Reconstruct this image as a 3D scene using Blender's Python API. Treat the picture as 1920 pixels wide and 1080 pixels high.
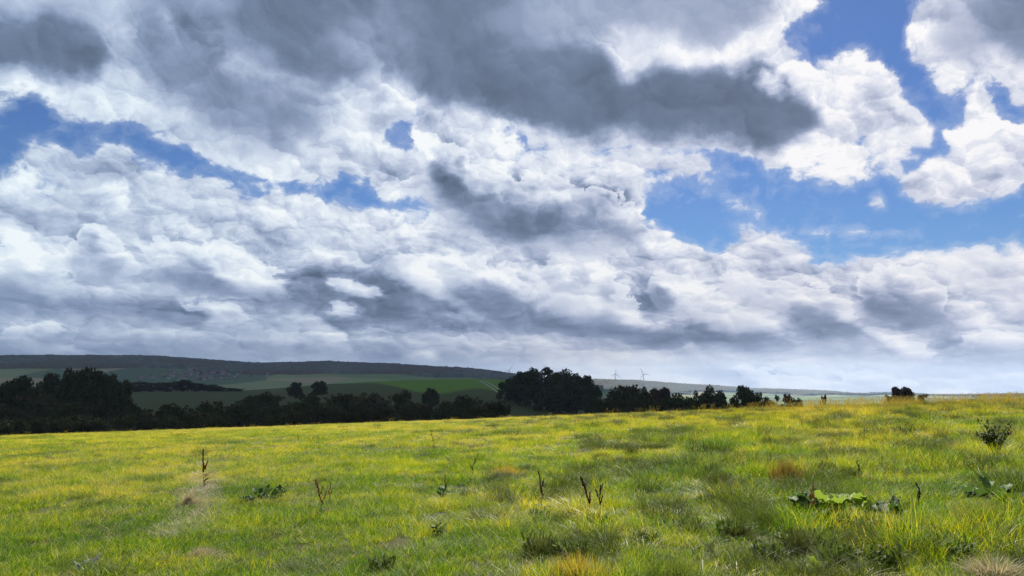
import bpy, bmesh, math, random
import numpy as np
from mathutils import Vector, Matrix, Euler, noise as mnoise

for o in list(bpy.data.objects):
    bpy.data.objects.remove(o)
SC = bpy.context.scene
COL = SC.collection
R = math.radians

# ------------------------------------------------------------------ camera
EYE = 1.65
PITCH = 7.1
cam_data = bpy.data.cameras.new('camera')
cam_data.sensor_width = 36.0
cam_data.lens = 36.0 * 1442.0 / 1920.0
cam_data.clip_start = 0.1
cam_data.clip_end = 60000.0
cam = bpy.data.objects.new('camera', cam_data)
COL.objects.link(cam)
cam.location = (0.0, 0.0, EYE)
cam.rotation_euler = (R(90 + PITCH), 0, 0)
SC.camera = cam

# ------------------------------------------------------------------ light
SUN_AZ, SUN_EL = 14.0, 40.0            # degrees right of the view direction, above the horizon
SUN_STRENGTH = 5.0
SKY_STRENGTH = 0.1
EXPOSURE = 1.0
sd = bpy.data.lights.new('sun', 'SUN')
sd.energy = SUN_STRENGTH
sd.angle = R(0.53)
sd.color = (1.0, 0.95, 0.86)
sun = bpy.data.objects.new('sun', sd)
COL.objects.link(sun)
SUN_DIR = Vector((math.sin(R(SUN_AZ)) * math.cos(R(SUN_EL)), math.cos(R(SUN_AZ)) * math.cos(R(SUN_EL)), math.sin(R(SUN_EL))))
sun.rotation_euler = SUN_DIR.to_track_quat('Z', 'Y').to_euler()
SC.view_settings.view_transform = 'Standard'
SC.view_settings.look = 'None'
SC.view_settings.exposure = EXPOSURE
SC.view_settings.gamma = 1.0
SC.view_settings.use_curve_mapping = False
SC.render.engine = 'CYCLES'
SC.cycles.max_bounces = 8
SC.cycles.diffuse_bounces = 2
SC.cycles.glossy_bounces = 1
SC.cycles.transmission_bounces = 4
SC.cycles.transparent_max_bounces = 8
SC.cycles.volume_bounces = 0
SC.cycles.use_denoising = True
SC.cycles.denoiser = 'OPENIMAGEDENOISE'
SC.cycles.denoising_input_passes = 'RGB_ALBEDO_NORMAL'
SC.cycles.denoising_prefilter = 'NONE'
SC.cycles.caustics_reflective = False
SC.cycles.caustics_refractive = False

# weather map of the sky: how much cloud (C), how bright (L) and how crisp (D). It is sketched with soft patches on a flat
# panorama, then resampled on a grid over azimuth and elevation that drives the sky's cloud noise
S=4; W,H=480,192   # px/4, sky part to y=768
yy,xx=np.mgrid[0:H,0:W]; X=xx*S+S/2; Y=yy*S+S/2
def inside(p):
    p=np.array(p,float); m=np.zeros((H,W),bool); n=len(p)
    for i in range(n):
        x1,y1=p[i]; x2,y2=p[(i+1)%n]
        if y1==y2: continue
        c=((Y<y1)!=(Y<y2))&(X<(x2-x1)*(Y-y1)/(y2-y1)+x1)
        m^=c
    return m.astype(float)
def blur(a,s):
    s=s/S
    if s<0.3: return a
    r=int(3*s)+1; k=np.exp(-np.arange(-r,r+1)**2/(2*s*s)); k/=k.sum()
    b=np.pad(a,((r,r),(r,r)),mode='edge')
    b=np.apply_along_axis(lambda v:np.convolve(v,k,'valid'),0,b)
    b=np.apply_along_axis(lambda v:np.convolve(v,k,'valid'),1,b)
    return b
C=np.zeros((H,W)); L=np.full((H,W),.8); D=np.full((H,W),.5); T=np.zeros((H,W))
def patch(pts,b,c=None,l=None,d=None,a=1):
    global C,L,D
    m=blur(inside(pts),b)*a
    if c is not None: C=C*(1-m)+c*m
    if l is not None: L=L*(1-m)+l*m
    if d is not None: D=D*(1-m)+d*m
def front(pts,b=12,t=1,shade=0.16):
    # a cloud top that stands out crisply before the ones behind it: sharp and bright above, fading out below
    global T,D,L
    h=inside(pts); m=blur(h,b)
    on=h>0
    top=np.where(on,Y,9e3).min(0); bot=np.where(on,Y,-9e3).max(0)
    ok=bot>0; cols=np.arange(W)
    top=np.interp(cols,cols[ok],top[ok]); bot=np.interp(cols,cols[ok],bot[ok])
    g=np.clip(1.25-1.5*(Y-top)/np.maximum(bot-top,12),0,1)
    g=blur(g,8); reach=blur(h,b*1.3)
    reach=np.clip(reach*2,0,1)
    T=np.maximum(T,t*m)
    D=D*(1-reach)+reach*(0.15+0.85*g)
    L=L*(1-m)+m*np.clip(L+shade*(g-0.6),0,.97)
def oval(x,y,rx,ry,b,**k):
    patch([(x+rx*math.cos(t/24*math.tau),y+ry*math.sin(t/24*math.tau)) for t in range(24)],b,**k)
# ---- lower bank, left & centre
patch([(-99,330),(0,325),(40,300),(60,272),(100,264),(125,270),(150,292),(175,296),(190,282),(235,274),(255,288),(262,302),(320,312),(345,330),(400,345),(440,362),(490,366),(540,364),(620,362),(680,385),(740,402),(830,408),(900,440),(1000,450),(1205,425),(1230,416),(1270,432),(1310,460),(1345,468),(1368,440),(1400,430),(1430,434),(1470,452),(1500,466),(1530,490),(1550,496),(1580,486),(1600,490),(1620,498),(1665,490),(1720,510),(1760,530),(1830,500),(1999,480),(1999,990),(-99,990)],4,c=1,l=.80,d=.8)
oval(75,335,30,14,8,c=.2,a=.7)
patch([(475,350),(490,333),(505,342),(530,352),(545,368),(500,375)],3,c=1,l=.9)
# veil at right
patch([(1640,492),(1680,470),(1780,462),(1999,448),(1999,560),(1790,560),(1740,510)],8,c=.75,l=.9,d=.25)
# shading of the left bank
patch([(-99,395),(60,378),(160,390),(240,410),(330,440),(320,455),(220,440),(120,430),(-99,440)],14,l=.72,d=.4)
patch([(-99,300),(50,300),(200,320),(420,370),(560,400),(480,420),(300,390),(-99,370)],16,l=.88,d=.6,a=.8)
patch([(460,425),(530,430),(535,455),(470,455)],12,l=.7)
patch([(500,455),(560,470),(560,500),(500,495)],14,l=.7,a=.8)
# left towers
patch([(-99,460),(0,465),(40,448),(70,462),(95,485),(130,500),(140,540),(60,545),(-99,540)],5,l=.86,d=.9)
patch([(125,470),(140,440),(160,420),(180,418),(205,436),(225,465),(245,490),(235,520),(150,505)],3,l=.9,d=.9)
patch([(130,480),(150,445),(170,430),(195,460),(170,490),(145,495)],8,l=.66)
patch([(180,500),(215,480),(215,510),(200,520)],8,l=.72)
patch([(250,470),(330,450),(340,480),(300,510),(250,505)],8,l=.87)
patch([(300,500),(330,478),(380,478),(410,490),(440,540),(390,545),(330,525)],10,l=.6,d=.6)
patch([(345,450),(385,442),(410,440),(440,455),(465,470),(470,485),(510,505),(545,530),(570,550),(520,550),(455,545),(420,525),(405,490),(370,475)],4,l=.93,d=.9)
patch([(-99,520),(40,515),(120,525),(130,535),(60,540),(-99,545)],10,l=.7,a=.7)
patch([(-99,545),(80,545),(150,560),(250,555),(350,570),(400,605),(300,610),(140,598),(-99,592)],10,l=.575,d=.35)
patch([(240,515),(330,525),(370,550),(360,565),(250,545)],8,l=.85)
patch([(230,560),(330,555),(390,575),(400,610),(280,600)],12,l=.58,d=.4)
patch([(330,555),(390,570),(470,580),(430,597),(380,585)],5,l=.92)
patch([(370,540),(440,555),(560,560),(600,580),(540,590),(440,575)],10,l=.6)
# dark gap with scud
patch([(535,545),(580,500),(640,490),(700,505),(760,520),(790,545),(850,570),(900,600),(780,605),(620,608),(545,580)],8,l=.5,d=.4)
patch([(430,590),(520,580),(560,610),(620,640),(500,640),(400,615)],12,l=.68,d=.5)
patch([(608,520),(640,518),(690,530),(735,552),(690,556),(640,545),(615,540)],3,l=.93,d=.9)
patch([(592,578),(625,574),(640,562),(655,574),(680,582),(650,588),(610,586)],3,l=.92,d=.9)
# centre towers
patch([(540,440),(640,420),(760,440),(770,470),(700,490),(620,480),(560,500)],14,l=.86,d=.7)
patch([(700,450),(760,450),(790,470),(800,490),(760,480)],8,l=.68,a=.8)
patch([(725,470),(780,470),(850,478),(900,500),(910,530),(860,530),(830,555),(780,535),(740,500)],4,l=.92,d=.9)
patch([(850,510),(910,500),(950,500),(1000,530),(1020,570),(960,555),(900,530)],5,l=.9,d=.9)
patch([(860,545),(920,535),(1000,565),(1020,590),(960,600),(880,580)],8,l=.57,d=.4)
patch([(1000,490),(1060,470),(1100,490),(1150,500),(1180,550),(1120,590),(1060,590),(1020,550),(1000,520)],5,l=.9,d=1)
patch([(1090,500),(1120,490),(1150,510),(1190,560),(1220,605),(1225,615),(1180,605),(1150,570),(1120,590),(1100,550)],3,l=.94,d=1)
oval(1100,520,20,15,6,l=.72,a=.8); oval(1150,545,16,25,7,l=.66,a=.8)
oval(1030,455,60,20,14,l=.76)
patch([(1180,520),(1230,530),(1260,570),(1230,600),(1190,570)],8,l=.6,d=.7)
patch([(1240,520),(1290,525),(1330,540),(1390,575),(1460,610),(1470,625),(1400,615),(1330,605),(1270,580)],4,l=.91,d=1)
patch([(1290,520),(1340,500),(1420,520),(1480,540),(1580,550),(1620,590),(1620,610),(1560,600),(1480,580),(1400,560)],6,l=.9,d=.9)
patch([(1200,440),(1260,450),(1300,480),(1340,490),(1400,490),(1400,510),(1300,500),(1220,490)],8,l=.86,d=.9)
patch([(1200,490),(1290,495),(1390,500),(1340,515),(1260,520),(1200,510)],12,l=.68,d=.7)
patch([(1368,450),(1400,432),(1440,440),(1490,465),(1520,490),(1450,500),(1380,490)],5,l=.92,d=.6)
oval(1430,475,40,10,8,l=.8)
oval(1600,500,14,10,6,l=.74)
patch([(1650,500),(1720,512),(1770,550),(1740,560),(1700,540),(1650,520)],5,l=.88,d=1)
patch([(1600,530),(1680,540),(1740,560),(1790,575),(1790,600),(1720,610),(1650,590),(1610,560)],9,l=.6,d=.7)
patch([(1560,510),(1620,530),(1600,545),(1560,540)],7,l=.7)
patch([(1500,580),(1560,585),(1620,610),(1620,635),(1540,640),(1480,615)],8,l=.55,d=.4)
oval(1600,640,50,8,8,l=.8,a=.7)
patch([(1640,640),(1700,630),(1760,660),(1760,672),(1690,665)],5,l=.88,d=.9)
patch([(1740,610),(1800,600),(1850,640),(1920,680),(1840,695),(1760,680)],12,l=.66,d=.6)
patch([(1780,630),(1850,610),(1999,630),(1999,680),(1900,660)],8,l=.88,d=.8)
oval(1900,660,50,14,10,l=.62,a=.6)
patch([(1800,510),(1880,500),(1999,500),(1999,620),(1850,600),(1800,560)],14,l=.87,d=.5)
oval(1880,510,30,18,10,l=.74,a=.6); oval(1890,600,40,14,12,l=.75,a=.5)
# long dark bases
patch([(880,560),(960,580),(1060,600),(1130,600),(1230,620),(1330,625),(1450,640),(1560,650),(1690,655),(1690,664),(1560,670),(1450,662),(1330,655),(1230,655),(1130,640),(1000,622),(900,600)],7,l=.53,d=.25)
patch([(1260,600),(1330,620),(1420,625),(1500,640),(1400,650),(1260,630)],9,l=.5)
patch([(1060,640),(1160,645),(1240,665),(1160,672),(1060,660)],8,l=.66)
oval(1225,604,0.1,0.1,1)
patch([(1236,596),(1250,594),(1260,610),(1240,614)],3,l=.9)
patch([(780,600),(900,600),(960,630),(880,650),(800,640)],12,l=.68,d=.5)
patch([(800,612),(900,615),(960,650),(940,655),(860,640)],6,l=.85,d=.9,a=.8)
patch([(720,580),(790,600),(800,610),(740,602)],8,l=.56)
patch([(780,565),(800,590),(785,605),(770,580)],8,l=.72,a=.8)
# horizon bands
patch([(-99,600),(60,600),(120,598),(200,602),(320,612),(330,628),(200,625),(-99,625)],8,l=.74,d=.4)
patch([(15,610),(60,602),(110,605),(120,620),(80,640),(40,630)],7,l=.88,d=.6)
patch([(-99,628),(100,642),(300,630),(420,640),(600,650),(760,640),(900,655),(1300,670),(1999,690),(1999,790),(-99,790)],10,l=.66,d=.3)
patch([(380,645),(480,650),(540,668),(440,660)],6,l=.8,a=.6)
patch([(745,662),(800,660),(825,670),(800,678)],4,l=.9,d=.6)
patch([(960,665),(1060,660),(1260,672),(1640,678),(1999,690),(1999,790),(1180,790),(1040,700)],24,l=.95,d=.4)
patch([(860,690),(1100,690),(1100,760),(900,760)],30,l=.78,a=.6)
patch([(1280,665),(1500,668),(1650,685),(1500,690),(1300,680)],8,l=.86,d=.4)
patch([(1280,690),(1340,690),(1420,705),(1440,730),(1360,720),(1290,700)],8,l=.76,d=.3)
patch([(1370,686),(1430,688),(1500,700),(1540,705),(1530,722),(1460,716),(1400,700)],4,l=.9,d=.9)
patch([(1540,715),(1600,695),(1700,705),(1800,690),(1999,700),(1999,760),(1540,735)],7,l=.87,d=.6)
# ---- middle band of thin white between top deck and the bank
patch([(600,245),(700,200),(860,230),(1000,255),(1180,280),(1300,290),(1360,310),(1350,335),(1280,340),(1230,352),(1200,372),(1190,380),(900,330),(760,280),(690,260)],8,c=.85,l=.93,d=.6)
patch([(1200,330),(1290,318),(1420,322),(1400,332),(1300,346),(1240,352)],4,c=.66,l=.92,d=.7)
patch([(1335,285),(1385,295),(1390,312),(1350,305)],5,c=.2)
patch([(1300,345),(1345,352),(1330,372),(1290,362)],4,c=.6,l=.9)
# lower fringe of the big deck
patch([(-99,-300),(300,-300),(900,-300),(900,200),(780,200),(720,230),(640,260),(690,300),(680,330),(650,330),(600,345),(550,345),(520,340),(480,318),(430,306),(380,298),(330,282),(290,262),(240,240),(200,222),(170,212),(130,206),(100,200),(60,185),(30,172),(-99,165)],6,c=1,l=.9,d=.6)
patch([(0,188),(35,188),(46,200),(44,215),(30,222),(0,222)],6,c=.75,l=.86)
oval(95,218,10,10,5,c=.5); oval(116,234,9,6,4,c=.5); oval(242,250,14,8,5,c=.6); oval(312,266,8,9,4,c=.6)
# centre cumulus
patch([(590,350),(610,320),(660,330),(700,300),(690,255),(715,250),(730,262),(742,290),(770,290),(775,275),(780,235),(790,222),(806,230),(808,258),(830,272),(850,262),(868,265),(885,280),(890,296),(925,315),(950,310),(980,330),(1030,325),(1100,345),(1150,350),(1180,360),(1200,385),(1208,410),(1195,430),(1170,445),(1100,470),(1000,460),(880,420),(830,405),(780,390),(720,370),(690,350),(650,335),(620,350)],4,c=1,l=.9,d=.95)
patch([(685,255),(700,250),(725,258),(740,280),(770,288),(765,300),(740,300),(715,270)],3,c=.9,l=.9)
patch([(735,238),(765,232),(772,250),(768,280),(740,275),(720,255)],4,c=.05)
patch([(815,232),(835,236),(836,250),(820,255)],4,c=.3)
patch([(845,262),(880,268),(880,278),(850,270)],4,c=.3)
# centre cumulus shading
patch([(795,310),(820,292),(845,300),(850,320),(880,340),(900,370),(920,365),(1000,375),(1060,380),(1120,400),(1140,430),(1050,430),(1000,450),(930,430),(880,405),(820,380),(800,345)],8,l=.5,d=.5)
patch([(870,285),(880,300),(868,320),(855,310)],5,l=.6)
oval(968,325,10,14,8,l=.72); oval(930,385,30,10,8,l=.5); oval(980,360,20,10,7,l=.55)
patch([(1020,335),(1060,340),(1150,355),(1190,385),(1180,410),(1120,400),(1050,370)],10,l=.70,d=.8)
oval(715,335,22,16,9,l=.65); oval(650,345,18,6,6,l=.8)
patch([(1000,425),(1030,400),(1060,395),(1070,430),(1100,425),(1140,420),(1140,440),(1060,460)],8,l=.78,d=.6)
patch([(1140,415),(1180,420),(1180,470),(1150,460)],10,l=.62,d=.4)
patch([(900,430),(925,430),(920,470),(905,460)],8,l=.7,a=.7)
patch([(700,355),(800,370),(800,392),(740,395),(700,378)],10,c=.62,l=.85)
# ---- right part of the top deck
patch([(700,-200),(1600,-200),(1545,0),(1548,14),(1500,36),(1480,48),(1462,66),(1448,82),(1480,90),(1510,98),(1535,112),(1552,118),(1562,102),(1590,95),(1620,97),(1648,108),(1668,125),(1680,148),(1700,160),(1716,190),(1730,220),(1740,250),(1735,275),(1700,290),(1640,285),(1610,278),(1620,295),(1645,312),(1620,330),(1560,335),(1500,330),(1470,310),(1440,305),(1380,285),(1300,275),(1000,255),(860,230),(700,200)],4,c=1,l=.94,d=.75)
patch([(1470,270),(1560,290),(1640,300),(1640,325),(1560,335),(1490,325)],10,c=.68)
patch([(1640,240),(1745,230),(1740,290),(1650,300)],14,c=.7)
patch([(1555,318),(1690,312),(1700,320),(1640,326)],5,c=.6,l=.9)
patch([(1600,180),(1640,175),(1700,215),(1712,245),(1690,245),(1640,205)],10,l=.7)
oval(1600,255,60,14,16,l=.84)
# ---- top deck dark underside
patch([(-99,-200),(1500,-200),(1480,0),(1420,30),(1380,60),(1340,85),(1300,80),(1180,70),(1100,70),(900,60),(760,140),(690,60),(-99,20)],14,l=.66,d=.12)
patch([(-99,45),(60,25),(150,40),(210,90),(220,150),(150,158),(60,145),(-99,130)],16,l=.47,d=.15)
patch([(80,60),(160,70),(210,130),(190,110),(120,85)],10,l=.6)
patch([(-99,-200),(250,-200),(265,20),(200,40),(60,15),(-99,20)],12,l=.76,d=.2)
patch([(250,20),(420,15),(450,90),(420,160),(340,150),(280,90)],18,l=.54)
patch([(300,90),(420,140),(560,180),(640,220),(580,240),(500,250),(400,190),(330,150)],14,l=.55,d=.12)
patch([(430,10),(560,-60),(720,-60),(720,50),(640,60),(700,130),(710,150),(620,165),(540,150),(470,120),(430,80)],14,l=.46,d=.12)
oval(478,110,36,18,12,l=.62); oval(500,200,50,20,20,l=.6,a=.6)
patch([(330,205),(460,180),(600,165),(620,180),(580,235),(500,255),(420,240),(350,215)],12,l=.62,d=.2)
patch([(340,260),(460,240),(560,240),(600,250),(540,285),(440,290),(380,285)],14,l=.74,d=.25)
patch([(660,40),(730,60),(740,150),(715,160),(680,80)],10,l=.62)
patch([(720,-60),(960,-60),(980,50),(880,70),(740,130),(720,60)],16,l=.47,d=.1)
patch([(735,90),(860,40),(1000,60),(1120,95),(1160,140),(1250,128),(1320,125),(1400,118),(1470,150),(1520,185),(1545,205),(1520,250),(1450,278),(1380,268),(1250,258),(1120,255),(1000,232),(880,215),(800,200),(760,150)],12,l=.455,d=.1)
patch([(1030,130),(1200,150),(1330,160),(1460,200),(1440,235),(1300,230),(1100,210)],24,l=.42,d=.08)
patch([(1340,115),(1375,105),(1400,120),(1440,120),(1470,140),(1480,160),(1430,150),(1380,140)],5,l=.55,d=.8)
patch([(1420,140),(1440,135),(1460,150),(1455,180),(1430,165)],4,l=.82,d=.9)
patch([(860,50),(1000,20),(1120,40),(1130,75),(1060,80),(950,60)],16,l=.6,d=.1)
patch([(1000,-60),(1420,-60),(1420,20),(1370,60),(1320,70),(1200,40),(1000,30)],16,l=.64,d=.1)
patch([(1150,60),(1280,60),(1330,90),(1320,112),(1220,110),(1190,135),(1165,130),(1150,100)],12,l=.86,d=.15)
oval(1170,112,14,18,9,l=.93,d=.1)
patch([(1240,80),(1340,95),(1400,70),(1440,60),(1440,110),(1350,110),(1260,115)],9,l=.95,d=.3)
patch([(560,200),(600,190),(620,170),(700,150),(720,160),(760,210),(740,235),(680,245),(640,230),(600,240)],10,l=.85,d=.5)
patch([(690,210),(750,200),(820,215),(800,240),(720,235)],10,l=.68,d=.3)
patch([(200,125),(220,140),(260,165),(310,190),(340,205),(300,240),(250,215),(200,185),(60,165),(90,160),(180,165)],9,l=.86,d=.5)
# ---- right clouds
patch([(1735,-80),(1999,-80),(1999,190),(1915,200),(1905,170),(1880,160),(1855,150),(1840,158),(1850,165),(1820,185),(1790,180),(1768,172),(1778,160),(1760,135),(1735,120),(1712,112),(1720,95),(1700,68),(1708,45),(1722,20)],5,c=1,l=.93,d=.7)
patch([(1850,156),(1880,158),(1905,180),(1895,205),(1870,185)],5,c=.1)
patch([(1770,160),(1840,160),(1830,190),(1780,182)],6,c=.62)
patch([(1760,30),(1850,5),(1999,-60),(1999,130),(1930,130),(1860,90),(1850,110),(1790,120),(1765,80)],14,l=.72,d=.15)
patch([(1810,15),(1920,-20),(1999,-40),(1999,110),(1930,120),(1880,80),(1840,50)],14,l=.54,d=.1)
patch([(1750,245),(1758,228),(1775,222),(1788,238),(1800,230),(1815,195),(1835,176),(1850,178),(1880,198),(1890,192),(1905,212),(1915,230),(1999,250),(1999,330),(1905,330),(1920,345),(1890,365),(1850,372),(1800,385),(1740,395),(1720,380),(1690,372),(1700,345),(1705,325),(1730,315),(1745,300),(1770,295),(1790,285),(1785,270)],5,c=1,l=.93,d=.85)
patch([(1680,370),(1760,378),(1760,400),(1690,390)],10,c=.62)
oval(1885,255,22,12,9,l=.8); oval(1850,330,16,18,10,l=.8); oval(1910,290,20,30,12,l=.82)
patch([(1905,300),(1999,290),(1999,330),(1915,335)],6,c=.25)
# small wisps
patch([(1350,370),(1365,368),(1380,385),(1400,388),(1390,400),(1370,392)],4,c=.62,l=.92)
patch([(1625,368),(1650,360),(1665,380),(1650,396),(1630,390)],6,c=.6,l=.92)
oval(1592,390,13,6,4,c=.55,l=.9); oval(1485,367,20,6,5,c=.5,l=.9)
patch([(1368,412),(1430,408),(1440,412),(1380,416)],3,c=.55,l=.92,d=.3)
patch([(1440,430),(1560,420),(1600,425),(1640,418),(1660,422),(1600,440),(1520,442)],5,c=.56,l=.92,d=.3)
patch([(1590,443),(1650,432),(1700,428),(1735,431),(1660,442),(1600,447)],3,c=.75,l=.95,d=.2)
patch([(1590,430),(1640,419),(1650,423),(1610,434)],3,c=.6,l=.92,d=.2)
patch([(1680,447),(1740,442),(1740,446),(1690,450)],3,c=.5,l=.92,d=.2)
patch([(1650,466),(1690,460),(1690,468),(1650,474)],3,c=.5,l=.92,d=.2)
oval(665,272,34,26,8,c=1,l=.9)
# ---- the blue strip at the left
patch([(60,200),(140,214),(230,228),(300,268),(360,300),(440,314),(500,334),(520,350),(470,352),(400,338),(320,305),(255,284),(190,276),(110,260),(50,268),(0,310),(-60,330),(-60,235),(0,232)],4,c=.05)
patch([(520,348),(560,356),(600,356),(650,348),(690,362),(745,394),(700,396),(640,372),(560,366)],3,c=0)
patch([(1210,385),(1240,360),(1330,385),(1420,400),(1560,400),(1680,405),(1760,440),(1640,470),(1540,480),(1480,445),(1400,418),(1340,455),(1270,420)],6,c=.05,a=.8)
patch([(1440,434),(1560,424),(1640,418),(1660,422),(1600,438),(1520,440)],3,c=.75,l=.93,d=.35)
patch([(1580,446),(1650,433),(1735,429),(1735,435),(1660,444),(1600,449)],2.5,c=1,l=.96,d=.3)
patch([(1368,413),(1430,409),(1440,413),(1380,417)],2,c=.8,l=.93,d=.3)
patch([(1350,368),(1368,366),(1385,384),(1402,388),(1390,402),(1370,392)],3,c=.85,l=.93)
patch([(1625,366),(1650,358),(1667,380),(1650,398),(1630,392)],5,c=.8,l=.92)
# ---- crisp cloud tops that overlap what is behind
front([(125,470),(140,440),(160,420),(180,418),(205,436),(225,465),(250,490),(270,520),(150,530),(120,500)])
front([(-99,460),(0,465),(40,448),(70,462),(95,485),(130,500),(140,530),(60,560),(-99,560)])
front([(250,470),(300,455),(345,450),(385,442),(410,440),(440,455),(465,470),(470,485),(510,505),(545,530),(572,552),(500,560),(400,560),(300,540)])
front([(608,520),(640,518),(690,530),(735,552),(690,556),(640,545),(615,540)],4)
front([(592,578),(625,574),(640,562),(655,574),(680,582),(650,588),(610,586)],4)
front([(725,470),(780,470),(850,478),(900,500),(912,530),(870,535),(845,570),(790,550),(740,510)])
front([(850,510),(910,500),(950,500),(1000,530),(1022,572),(960,575),(890,540)])
front([(1000,500),(1060,470),(1110,490),(1150,500),(1190,550),(1226,615),(1170,612),(1120,600),(1040,590)])
front([(1210,520),(1240,515),(1290,525),(1330,540),(1390,575),(1460,610),(1472,628),(1400,625),(1300,600),(1220,560)])
front([(1330,500),(1420,515),(1480,535),(1560,545),(1620,580),(1640,620),(1560,610),(1470,590),(1380,550)])
front([(1630,505),(1680,492),(1730,512),(1775,550),(1800,590),(1760,620),(1660,600),(1600,560)])
front([(1236,596),(1250,594),(1262,612),(1240,616)],4)
front([(1640,640),(1700,630),(1760,660),(1760,680),(1690,675)])
front([(780,330),(775,275),(790,245),(808,258),(830,272),(850,262),(885,280),(890,296),(925,315),(950,310),(980,330),(1030,325),(1100,345),(1150,350),(1180,360),(1203,385),(1210,410),(1200,440),(1100,480),(900,440),(800,400)])
front([(1370,690),(1430,688),(1500,702),(1540,707),(1530,740),(1400,740)],5,.9)
front([(1540,720),(1600,695),(1660,702),(1720,712),(1720,740),(1560,740)],6,.9)
front([(1780,640),(1850,612),(1999,632),(1999,690),(1850,680)],8,.9)
front([(0,620),(60,602),(112,606),(125,625),(80,650),(20,650)],8,.9)
front([(340,565),(420,575),(480,590),(470,600),(400,600),(330,590)],7,.8)
patch([(800,320),(850,325),(890,370),(960,372),(1000,385),(1060,385),(1130,405),(1160,432),(1050,440),(980,452),(900,428),(830,395)],10,l=.48)
oval(1110,385,55,22,10,l=.53); oval(965,330,12,18,9,l=.72); oval(1165,440,26,26,12,l=.62)
patch([(700,560),(780,585),(880,600),(960,600),(900,625),(780,615)],10,l=.54)
patch([(215,55),(330,55),(430,140),(560,175),(640,210),(570,250),(440,240),(330,205),(260,150)],22,l=.57,d=.18,a=.85)
patch([(610,30),(760,30),(780,140),(700,150),(640,130)],22,l=.55,d=.15,a=.8)
# ---- resample on az / el grid
F=1442.0; PITCH_RAD=R(PITCH)
NA,NE=128,64; A0,A1=math.radians(-36),math.radians(36); E0,E1=math.radians(-1),math.radians(31)
def samp(a,px,py):
    u=np.clip(px/S-.5,0,W-1.001); v=np.clip(py/S-.5,0,H-1.001); i=u.astype(int); j=v.astype(int); u=u-i; v=v-j
    return (a[j,i]*(1-u)+a[j,i+1]*u)*(1-v)+(a[j+1,i]*(1-u)+a[j+1,i+1]*u)*v
az=np.linspace(A0,A1,NA)[None,:]; el=np.linspace(E0,E1,NE)[:,None]
x=np.sin(az)*np.cos(el); y=np.cos(az)*np.cos(el); z=np.sin(el)+0*az
fw=y*math.cos(PITCH_RAD)+z*math.sin(PITCH_RAD); up=-y*math.sin(PITCH_RAD)+z*math.cos(PITCH_RAD)
px=960+F*x/fw; py=540-F*up/fw
SKY_COVER,SKY_LIGHT,SKY_CRISP=[np.clip(samp(blur(q,b),px,py),0,1) for q,b in (((blur(C,9)+T*C)/2,3),(L,3),(D,5))]
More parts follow.
